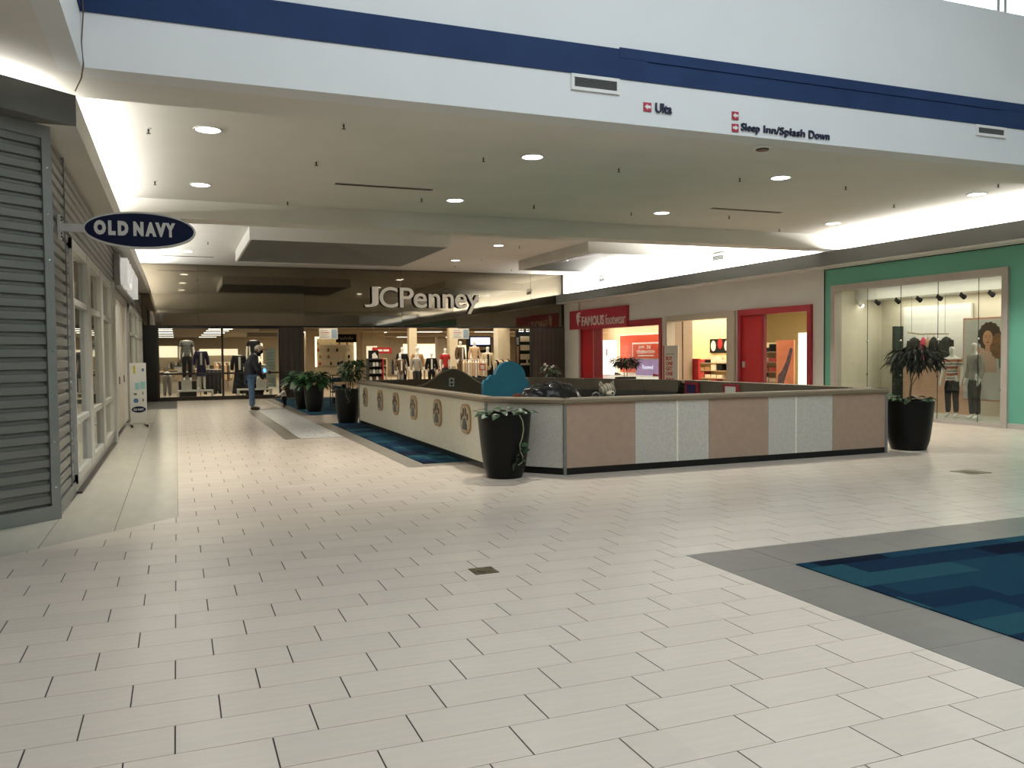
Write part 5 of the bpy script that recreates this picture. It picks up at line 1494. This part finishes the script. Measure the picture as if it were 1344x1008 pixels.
for k_, (y, m, lab) in enumerate(((13.62, C_NAVY, 'small red framed dark blue picture on the brown padded bench back'), (12.45, C_WHITE, 'small red framed picture with a white label on the brown padded bench back'))):
    xx = 9.45 - .16 - .08 - .125 * (y - 9.75) / 4.15 - .012
    fr = thing('picture_frame', lab, 'picture', (xx, y, .80))
    MB().box(-.03, 0, -.22, .22, -.13, .12).build('frame', M_DRED, fr)
    MB().box(-.034, -.03, -.15, .15, -.08, .08).build('picture', m, fr)
bench_run((7.0, 18.13), (3.9, 18.25), 'low brown padded back rest along the far wall behind the arched headboard', 4, low=False, seat=False)
# arched headboard
t = thing('arched_headboard', 'brown vinyl headboard with a curved hump and a white socket plate', 'headboard', (5.62, 17.72, .03))
pts = [(-1.05, 0), (.98, 0), (.98, .70)]
for i in range(21):
    s_ = -1 + 2 * i / 20
    pts.append((.82 - 1.64 * i / 20, .76 + .36 * .5 * (1 + math.cos(PI * s_)) ** 1.0))
pts += [(-1.05, .78)]
MB().extr(pts[::-1], (0, .05, 0), X, Z, NY, .10).build('panel', M_VINYL, t)
MB().tube([(a, -.0, b + .005) for a, b in pts[3:-1]], .03, 8).build('edge_roll', M_RAIL, t)
so = MB().box(-.10, .02, -.062, -.05, .76, .95).build('socket_plate', M_ALU, t)
MB().box(-.065, -.015, -.066, -.062, .87, .91).build('outlet', M_BLACKM, so); MB().box(-.065, -.015, -.066, -.062, .79, .83).build('outlet', M_BLACKM, so)
# blue cloud
t = thing('cloud_panel', 'teal blue foam cloud shaped panel standing in the play area', 'play panel', (5.83, 15.0, .03))
cl = [(.46, 0), (.46, .55), (.47, .80), (.42, .95), (.37, 1.0)]
cl += [(.06 + .31 * math.cos(a), 1.01 + .31 * math.sin(a)) for a in [PI * (.02 + .92 * i / 14) for i in range(15)]]
cl += [(-.30, 1.07), (-.36, 1.04), (-.40, .98), (-.46, .97), (-.48, .9), (-.48, 0)]
MB().extr(cl[::-1], (0, .07, 0), X, Z, NY, .14).build('panel', M_BLUEFOAM, t)
MB().box(-.44, .42, -.14, .14, 0, .10).build('base', M_BLUEFOAM, t)
# black wrapped bundle
def crumple(d):
    v = noise.noise(d * 2.2) * .22 + noise.noise(d * 5.5) * .10 + noise.noise(d * 11) * .04
    return 1 + v
t = thing('wrapped_bundle', 'large crumpled bundle in shiny black plastic behind the front rail', 'bundle', (5.05, 11.5, .03))
M_PLASTIC = mat('black_plastic_film', (.006, .006, .006), .2, var=.1, bump=.35, bscale=9, spec=.3)
def slump(d):
    k_ = 1 + .30 * abs(d.x * d.z) + noise.noise(d * 3.1) * .10 + noise.noise(d * 7) * .07 + noise.noise(d * 15) * .03
    return k_ * (1 + (.10 * d.x if d.z > 0 else 0))
mb = MB().blob((.06, 0, .50), .50, .34, .50, 64, 44, slump)
mb.v = [(x, y, max(.03, z)) for x, y, z in mb.v]
mb.build('plastic_wrap', M_PLASTIC, t, True)
MB().blob((-.47, -.12, .82), .09, .07, .065, 14, 8, crumple).build('red_tip', mat('red_brown_foam', (.06, .008, .006), .7, spec=.1), t, True)
MB().tube([(-.44, -.12, .80), (-.3, -.05, .72), (-.2, 0, .6)], .05, 8, .1).build('neck', M_PLASTIC, t, True)
MB().lathe([(.34, 0), (.34, .05), (.30, .06)], 20).build('base', M_BLACKM, t)
t = thing('hoop_handle', 'small grey arched hoop standing beside the black bundle', 'hoop', (5.83, 11.3, .03))
MB().tube([(-.08, 0, 0), (-.08, 0, .78), (-.05, 0, .855), (0, 0, .875), (.05, 0, .855), (.08, 0, .78), (.08, 0, 0)], .013, 8).build('hoop', M_STEELT, t)
MB().box(-.14, .14, -.1, .1, 0, .03).build('base', M_BLACKM, t)
# striped toy animal
t = thing('toy_animal', 'grey and cream striped foam animal with pricked ears in the play area', 'toy', (6.12, 11.5, .03))
M_TABBY = stripe_mat('tabby_stripe', [(0, (.20, .175, .125)), (.4, (.06, .052, .04)), (.62, (.25, .22, .16)), (.85, (.08, .07, .055))], 13, 'X')
def bumpy(d):
    return 1 + noise.noise(d * 4) * .06
MB().blob((.02, .12, .40), .17, .26, .41, 24, 16, bumpy).build('body', M_TABBY, t, True)
hd = MB().blob((0, -.02, .88), .135, .13, .12, 24, 16, bumpy).build('head', M_TABBY, t, True)
MB().blob((-.01, -.14, .845), .065, .07, .05, 14, 8).build('muzzle', mat('cream_fur', (.42, .38, .29), .9), hd, True)
MB().blob((-.01, -.205, .86), .02, .015, .015, 8, 6).build('nose', M_BLACKM, hd, True)
for s in (-1, 1):
    MB().lathe([(.05, 0), (.042, .035), (.02, .075), (.004, .09)], 10, sy=.5).build('ear', M_TABBY, hd, True, loc=(s * .085, 0, .95)).rotation_euler = (0, s * .35, 0)
    MB().blob((s * .055, -.115, .90), .016, .014, .018, 8, 6).build('eye', M_BLACK, hd, True)
    MB().tube([(s * .09, -.05, .45), (s * .10, -.14, .2), (s * .10, -.16, .03)], .06, 8, .05).build('front_leg', M_TABBY, t, True)
MB().tube([(.12, .34, .12), (.2, .42, .3), (.16, .42, .5)], .035, 8, .02).build('tail', M_TABBY, t, True)
MB().lathe([(.22, 0), (.22, .03)], 20, (0.02, .1, 0)).build('base', M_BLACKM, t)

# ================================================================== planters
def leaf_mesh(name, L, w, droop, m, seg_=4):
    vs_, fs_ = [], []
    for i in range(seg_ + 1):
        t_ = i / seg_
        ww = w * math.sin(PI * min(.97, .08 + t_ * .92)) ** .8 if i < seg_ else .002
        x = L * t_; z = -droop * L * t_ * t_ + .10 * L * t_
        vs_ += [(x, -ww, z + ww * .25), (x, 0, z), (x, ww, z + ww * .25)]
    for i in range(seg_):
        a = i * 3
        fs_ += [(a, a + 3, a + 4, a + 1), (a + 1, a + 4, a + 5, a + 2)]
    me = bpy.data.meshes.new(name); me.from_pydata(vs_, [], fs_); me.materials.append(m)
    for p in me.polygons: p.use_smooth = True
    return me
LM_LILY = [leaf_mesh('leaf', .34, .055, .55, M_LEAFL), leaf_mesh('leaf', .28, .05, .75, M_LEAFL)]
LM_THIN = [leaf_mesh('leaf', .20, .015, .5, M_LEAFB), leaf_mesh('leaf', .16, .015, .7, M_LEAFB)]
LM_FIC = [leaf_mesh('leaf', .15, .026, .4, M_LEAF), leaf_mesh('leaf', .12, .022, .5, M_LEAF)]
LM_BUSH = [leaf_mesh('leaf', .20, .022, .5, M_LEAFB), leaf_mesh('leaf', .16, .02, .7, M_LEAFB)]
LM_IVY = [leaf_mesh('leaf', .11, .04, .5, M_LEAF), leaf_mesh('leaf', .09, .034, .7, M_LEAF)]
def pot(t, r0, r1, h):
    pr = [(r0 * .98, 0), (r0, .015)]
    for i in range(1, 7):
        k_ = i / 6
        pr.append((r0 + (r1 - r0) * (k_ ** .55), .015 + (h - .035) * k_))
    pr += [(r1 + .004, h), (r1 - .022, h), (r1 - .028, h - .05)]
    MB().lathe(pr, 40).build('pot', M_POT, t, True)
    MB().lathe([(r1 - .027, h - .06), (r1 - .027, h - .045)], 24).build('soil', M_SOIL, t)
def leaf(t, me, loc, az, pitch, s, roll=0):
    o = link('leaf', me, t)
    o.location = loc; o.rotation_euler = Euler((roll, -pitch, az), 'XYZ'); o.scale = (s, s, s)
    return o
def ivy_rim(t, r, h, n, over=.02):
    for i in range(n):
        a = 2 * PI * i / n + random.uniform(-.2, .2)
        rr = r * random.uniform(.55, .98)
        leaf(t, random.choice(LM_IVY), (rr * math.cos(a), rr * math.sin(a), h + random.uniform(-.02, .05)), a + random.uniform(-1, 1), random.uniform(-.2, .6), random.uniform(.8, 1.35), random.uniform(-.5, .5))
# front planter with a trailing vine
t = thing('potted_plant', 'black planter with low creeping vine and one trailing runner by the play wall corner', 'planter', (3.68, 9.55, 0))
pot(t, .215, .325, .775)
ivy_rim(t, .32, .765, 34)
vine = [(.07, -.315, .775), (.10, -.345, .70), (.115, -.335, .60), (.10, -.325, .50), (.075, -.31, .42), (.085, -.30, .34), (.125, -.285, .27), (.115, -.275, .20), (.07, -.27, .17)]
MB().tube(vine, .006, 6).build('vine', mat('pale_vine', (.30, .30, .18), .6), t)
for i, (x, y, z) in enumerate(((.09, -.33, .40), (.10, -.32, .36), (.12, -.31, .32), (.07, -.31, .30), (.06, -.30, .25), (.11, -.30, .22), (.03, -.29, .20))):
    leaf(t, LM_IVY[i % 2], (x, y, z), [-.3, -2.6, -.2, 3.3, 3.6, .3, 3.0][i], [.5, .2, .7, -.3, -.6, .2, -.9][i], .85, .8)
# tall bare-stemmed planter in front of the teal shop
t = thing('potted_plant', 'black planter with a bare-stemmed tree of narrow drooping leaves by the teal shop', 'planter', (10.25, 9.62, 0))
pot(t, .25, .355, .74)
ivy_rim(t, .345, .74, 40)
for a, (dx_, dy_) in enumerate(((.16, .02), (.22, -.05), (.12, .06))):
    MB().tube([(.0 + .02 * a, .01 * a, .68), (.03 + .01 * a, 0, .95), (dx_ * .7, dy_, 1.15), (dx_ * 1.6 - .1, dy_ * 2, 1.35)], .011, 6, .006).build('stem', M_STEM, t)
random.seed(21)
for i in range(290):
    a = random.uniform(0, 2 * PI); rr = math.sqrt(random.random())
    x = .12 + .36 * rr * math.cos(a); y = .30 * rr * math.sin(a)
    z = 1.36 + random.uniform(-.10, .26) * (1 - .45 * rr)
    leaf(t, random.choice(LM_THIN), (x, y, z), a + random.uniform(-.7, .7), random.uniform(-1.0, .15), random.uniform(.8, 1.2), random.uniform(-.6, .6))
# planter at the far end of the paw print wall
t = thing('potted_plant', 'black planter with a small dark ficus at the end of the paw print wall', 'planter', (3.49, 18.66, 0))
pot(t, .21, .275, .74)
ivy_rim(t, .27, .74, 18)
for dx_ in (-.05, .03, .10):
    MB().tube([(dx_ * .4, 0, .68), (dx_, .02, 1.0), (dx_ * 1.6 + .05, 0, 1.25)], .012, 6, .007).build('stem', M_STEM, t)
for i in range(210):
    a = random.uniform(0, 2 * PI); rr = math.sqrt(random.random())
    leaf(t, random.choice(LM_FIC), (.10 + .26 * rr * math.cos(a), .24 * rr * math.sin(a), random.uniform(.98, 1.40)), a, random.uniform(-.9, .4), random.uniform(.8, 1.3), random.uniform(-.6, .6))
MB().tube([(-.1, -.26, .74), (-.08, -.29, .6), (-.02, -.28, .5), (-.06, -.27, .46)], .005, 5).build('vine', MATS['pale_vine'], t)
for i in range(5): leaf(t, LM_IVY[i % 2], (-.1 + .03 * i, -.28, .70 - .05 * i), -1.5 + i, -.5, .8)
# two peace lily planters on the blue carpet
def lily(loc, label, n, seed_):
    random.seed(seed_)
    t = thing('potted_plant', label, 'planter', loc)
    pot(t, .18, .27, .70)
    for i in range(n):
        a = random.uniform(0, 2 * PI)
        el_ = random.uniform(.25, 1.3)
        rr = random.uniform(.02, .20)
        z = .70 + .36 * math.sin(el_) * random.uniform(.5, 1) - .05 * rr
        r2 = rr + .18 * math.cos(el_)
        leaf(t, random.choice(LM_LILY), (r2 * math.cos(a), r2 * math.sin(a), z), a + random.uniform(-.3, .3), el_ * .6 - .25, random.uniform(.9, 1.25), random.uniform(-.4, .4))
        if i % 4 == 0:
            MB().tube([(.05 * math.cos(a), .05 * math.sin(a), .64), (r2 * .6 * math.cos(a), r2 * .6 * math.sin(a), z * .92), (r2 * math.cos(a), r2 * math.sin(a), z)], .006, 5).build('stem', M_LEAF, t)
lily((3.37, 22.80, .007), 'black planter with a broad glossy peace lily on the blue carpet', 95, 3)
lily((3.26, 24.05, .007), 'black planter with a peace lily behind its twin, beside the child', 80, 5)
# planters half hidden beyond the play area
def small_tree(loc, label, zc, m_leaf, r_, n, flowers=0):
    t = thing('potted_plant', label, 'planter', loc)
    pot(t, .25, .33, .74)
    for s in (-.04, .05):
        MB().tube([(s, 0, .68), (s * 1.5, .02, zc - .1), (s * 2, 0, zc + .05)], .012, 6, .006).build('stem', M_STEM, t)
    for i in range(n):
        a = random.uniform(0, 2 * PI); rr = math.sqrt(random.random())
        leaf(t, random.choice(m_leaf), (r_ * rr * math.cos(a), r_ * rr * math.sin(a), zc + random.uniform(-.16, .2) * (1 - .5 * rr)), a, random.uniform(-1, .5), random.uniform(.8, 1.2), random.uniform(-.6, .6))
    for i in range(flowers):
        a = random.uniform(0, 2 * PI)
        MB().blob((0, 0, 0), .035, .035, .03, 8, 6).build('flower', C_WHITE, t, True, loc=(r_ * .6 * math.cos(a), r_ * .6 * math.sin(a), zc + random.uniform(0, .2)))
small_tree((12.9, 23.0, 0), 'black planter with a dark bushy tree in front of the celebration poster', 1.20, LM_BUSH, .36, 260)
small_tree((9.95, 22.2, .0), 'black planter with a small pale flowered shrub in front of the dark wood pillar', 1.02, LM_FIC, .22, 60, 9)
# dark wire stand behind the lilies
t = thing('wire_stand', 'dark wire stand with small hanging goods behind the lily planters', 'stand', (4.30, 23.9, .007))
for x in (-.28, .28):
    for y in (-.2, .2):
        MB().tube([(x, y, 0), (x, y, .95)], .012, 6).build('leg', M_BLACKM, t)
for z in (.15, .45, .75, .93):
    MB().tube([(-.28, -.2, z), (.28, -.2, z), (.28, .2, z), (-.28, .2, z), (-.28, -.2, z)], .009, 5).build('hoop', M_BLACKM, t)
for z in (.16, .46, .76):
    MB().box(-.27, .27, -.19, .19, z, z + .012).build('shelf', M_BLACKM, t)
random.seed(12)
for z in (.172, .472, .772):
    for q in range(4):
        o = MB().box(-.05, .05, -.07, .07, 0, random.uniform(.08, .2)).build('packet', random.choice([C_DGREY, C_DENIM, C_BLACK, C_WHITE]), None, loc=(4.30 - .19 + q * .125, 23.85, z + .007))
        tag(o, 'small packet on the dark wire stand behind the lily planters', 'packet', 'packets on the wire stand')

# ================================================================== people
def hand(t, name, wrist, fwd, palm, m, s=1.0, curl=.5):
    """palm with five fingers; fwd = direction of the fingers, palm = palm normal"""
    f = Vector(fwd).normalized(); p = Vector(palm).normalized(); side = f.cross(p).normalized()
    w = Vector(wrist)
    pts = [(*w, .024 * s), (*(w + f * .05 * s), .032 * s), (*(w + f * .085 * s), .030 * s)]
    edges = [(0, 1), (1, 2)]
    for i, (off, ln) in enumerate(((-.030, .062), (-.010, .074), (.010, .070), (.030, .054))):
        b = w + f * .088 * s + side * off * s
        k1 = b + f * ln * .5 * s + p * .01 * s
        k2 = b + (f * (1 - curl * .5) + p * curl).normalized() * ln * s
        n = len(pts)
        pts += [(*b, .011 * s), (*k1, .010 * s), (*k2, .008 * s)]
        edges += [(2, n), (n, n + 1), (n + 1, n + 2)]
    b = w + f * .035 * s - side * .034 * s
    n = len(pts)
    pts += [(*b, .012 * s), (*(b + (f - side * .8).normalized() * .035 * s), .011 * s), (*(b + (f - side * .3 + p * .4).normalized() * .065 * s), .009 * s)]
    edges += [(1, n), (n, n + 1), (n + 1, n + 2)]
    return skin(name, pts, edges, m, t, 1)
def smooth(o):
    for p in o.data.polygons: p.use_smooth = True
    return o

# man: faces +x, stoops over the phone held in his far hand, near hand reaching to the child
man = thing('person', 'man in a dark jacket, jeans and pale cap holding a phone toward the child', 'person', (1.93, 24.42, 0))
C_JACK = mat('charcoal_jacket', (.017, .018, .022), .85, var=.25, scale=10, bump=.2, bscale=25, spec=.12)
C_JEAN = mat('blue_jeans', (.055, .105, .185), .85, var=.25, scale=9, bump=.2, bscale=40)
P = {'pel': (-.06, 0, .93, .135), 'wai': (-.06, 0, 1.08, .13), 'che': (-.03, 0, 1.30, .15), 'upc': (.03, 0, 1.46, .125), 'nek': (.12, 0, 1.56, .06), 'jaw': (.185, 0, 1.615, .066), 'hed': (.20, 0, 1.70, .094), 'top': (.20, 0, 1.78, .07),
     'shn': (.03, -.18, 1.45, .068), 'eln': (.12, -.24, 1.12, .05), 'wrn': (.31, -.20, .84, .032), 'shf': (.03, .18, 1.45, .068), 'elf': (.10, .24, 1.13, .05), 'wrf': (.29, .13, .99, .032),
     'hin': (-.05, -.085, .88, .105), 'knn': (-.02, -.09, .50, .068), 'ann': (-.03, -.085, .09, .045), 'hif': (-.05, .085, .88, .105), 'knf': (.0, .09, .50, .068), 'anf': (.0, .085, .09, .045)}
def chain(ch, J, name, m, par, lv=2):
    p, e = skel(ch, J)
    return smooth(skin(name, p, e, m, par, lv))
chain([['pel', 'wai', 'che', 'upc', 'nek', 'jaw', 'hed', 'top'], ['upc', 'shn', 'eln', 'wrn'], ['upc', 'shf', 'elf', 'wrf'], ['pel', 'hin', 'knn', 'ann'], ['pel', 'hif', 'knf', 'anf']], P, 'body', M_SKIN, man)
Q = {k_: (*v[:3], v[3] + .03) for k_, v in P.items()}
Q['hem'] = (-.06, 0, .68, .19); Q['pel'] = (-.06, 0, .90, .18); Q['wai'] = (-.06, 0, 1.08, .175); Q['nek'] = (.09, 0, 1.53, .085)
for a in 'nf': Q['wr' + a] = (P['wr' + a][0] - .02, P['wr' + a][1], P['wr' + a][2] + .005, .046)
chain([['hem', 'pel', 'wai', 'che', 'upc', 'nek'], ['upc', 'shn', 'eln', 'wrn'], ['upc', 'shf', 'elf', 'wrf']], Q, 'jacket', C_JACK, man)
MB().lathe([(.085, 0), (.10, .02), (.10, .07), (.08, .10)], 16).build('collar', C_BLACK, man, True, loc=(.125, 0, 1.515)).rotation_euler = (0, .45, 0)
R_ = {k_: (*v[:3], v[3] + .018) for k_, v in P.items()}
for a, sg in (('n', -1), ('f', 1)): R_['an' + a] = (*P['an' + a][:3], .075)
chain([['pel', 'hin', 'knn', 'ann'], ['pel', 'hif', 'knf', 'anf']], R_, 'jeans', C_JEAN, man)
for a, x in (('n', -.03), ('f', .0)):
    y = P['an' + a][1]
    smooth(skin('shoe', [(x - .05, y, .05, .045), (x + .04, y, .055, .05), (x + .14, y, .042, .042), (x + .21, y, .035, .032)], [(0, 1), (1, 2), (2, 3)], mat('brown_shoe', (.06, .042, .03), .6), man, 2))
MB().blob((.19, 0, 1.715), .115, .098, .09, 20, 12).build('cap', mat('pale_cap', (.40, .34, .27), .8, var=.3, scale=12), man, True)
MB().extr([(0, -.075), (.06, -.07), (.115, -.04), (.125, 0), (.115, .04), (.06, .07), (0, .075)], (.27, 0, 1.685), (.95, 0, -.30), Y, (.3, 0, .95), .012).build('cap_peak', mat('dark_peak', (.10, .035, .03), .7), man)
MB().blob((.145, 0, 1.665), .07, .095, .055, 14, 10).build('hair', mat('grey_hair', (.10, .085, .07), .8), man, True)
MB().blob((.25, 0, 1.615), .055, .07, .06, 14, 10).build('face_mask', C_BLACK, man, True)
MB().blob((.302, 0, 1.665), .018, .016, .022, 8, 6).build('nose', M_SKIN, man, True)
for s in (-1, 1):
    MB().blob((.19, s * .098, 1.655), .022, .012, .032, 8, 6).build('ear', M_SKIN, man, True)
    MB().blob((.283, s * .038, 1.685), .010, .013, .009, 8, 6).build('eye', C_BLACK, man, True)
smooth(hand(man, 'hand', (.31, -.20, .835), (.85, .1, -.5), (.4, .2, .9), M_SKIN, 1.0, .35))
smooth(hand(man, 'hand', (.29, .13, .99), (.45, -.15, .85), (.3, -.95, .1), M_SKIN, 1.0, .6))
ph = thing('mobile_phone', 'phone with a bright blue screen in the hand of the capped man', 'phone', (1.93 + .345, 24.42 + .075, 1.055), 0)
ph.rotation_euler = (0, -.15, 0.35)
MB().box(-.075, .075, -.006, .006, -.05, .16).build('case', M_PAPER, ph)
MB().extr(oval(.045, .058, 20, 0, .035), (0, -.006, 0), X, Z, NY, .002).build('screen', mat('phone_blue', (.05, .2, .9), .4, emit=2.2, ecol=(.10, .35, 1.0), var=0), ph)

# toddler: faces -x, one arm reaching out
kid = thing('person', 'toddler in a white printed top and dark trousers beside the lily planters', 'person', (2.90, 25.55, 0))
K = {'pel': (.01, 0, .27, .062), 'wai': (.005, 0, .33, .062), 'che': (0, 0, .40, .066), 'upc': (-.005, 0, .445, .052), 'nek': (-.01, 0, .475, .030), 'jaw': (-.025, 0, .505, .046), 'hed': (-.015, 0, .555, .066), 'top': (-.01, 0, .60, .048),
     'shn': (-.005, -.075, .44, .031), 'eln': (-.10, -.085, .36, .026), 'wrn': (-.185, -.075, .325, .018), 'shf': (-.0, .075, .44, .031), 'elf': (.03, .095, .35, .026), 'wrf': (-.03, .09, .27, .018),
     'hin': (.01, -.042, .25, .05), 'knn': (.0, -.045, .14, .036), 'ann': (.02, -.045, .035, .026), 'hif': (.01, .042, .25, .05), 'knf': (.035, .045, .14, .036), 'anf': (.06, .045, .035, .026)}
chain([['pel', 'wai', 'che', 'upc', 'nek', 'jaw', 'hed', 'top'], ['upc', 'shn', 'eln', 'wrn'], ['upc', 'shf', 'elf', 'wrf'], ['pel', 'hin', 'knn', 'ann'], ['pel', 'hif', 'knf', 'anf']], K, 'body', M_SKIN, kid)
KT = {k_: (*v[:3], v[3] + .014) for k_, v in K.items()}
KT['hem'] = (.01, 0, .235, .082); KT['nek'] = (-.01, 0, .468, .04)
chain([['hem', 'pel', 'wai', 'che', 'upc', 'nek'], ['upc', 'shn', 'eln', 'wrn'], ['upc', 'shf', 'elf', 'wrf']], KT, 'top', C_WHITE, kid)
KP = {k_: (*v[:3], v[3] + .010) for k_, v in K.items()}
chain([['pel', 'hin', 'knn', 'ann'], ['pel', 'hif', 'knf', 'anf']], KP, 'trousers', C_BLACK, kid)
MB().extr([(-.035, .36), (.03, .36), (.035, .375), (-.03, .42), (-.04, .41)], (-.02, -.066, 0), X, Z, NY, .012).build('print', C_DGREY, kid)
for a in 'nf':
    x, y = K['an' + a][0], K['an' + a][1]
    smooth(skin('shoe', [(x + .025, y, .022, .022), (x - .03, y, .022, .024), (x - .07, y, .018, .018)], [(0, 1), (1, 2)], mat('brown_shoe', (.06, .042, .03), .6), kid, 1))
MB().blob((.004, 0, .585), .070, .070, .055, 16, 10).build('hair', mat('brown_hair', (.07, .04, .022), .8), kid, True)
MB().blob((-.083, 0, .54), .011, .010, .012, 8, 6).build('nose', M_SKIN, kid, True)
for s in (-1, 1):
    MB().blob((-.072, s * .024, .558), .006, .008, .007, 8, 6).build('eye', C_BLACK, kid, True)
    MB().blob((-.01, s * .066, .545), .014, .008, .02, 8, 6).build('ear', M_SKIN, kid, True)
MB().blob((-.070, 0, .512), .008, .016, .005, 8, 6).build('mouth', C_RED, kid, True)
smooth(hand(kid, 'hand', (-.185, -.075, .325), (-1, 0, -.3), (0, .2, -1), M_SKIN, .5, .4))
smooth(hand(kid, 'hand', (-.03, .09, .27), (-.7, 0, -.7), (0, -1, 0), M_SKIN, .5, .5))
bpy.data.scenes.remove(workshop)
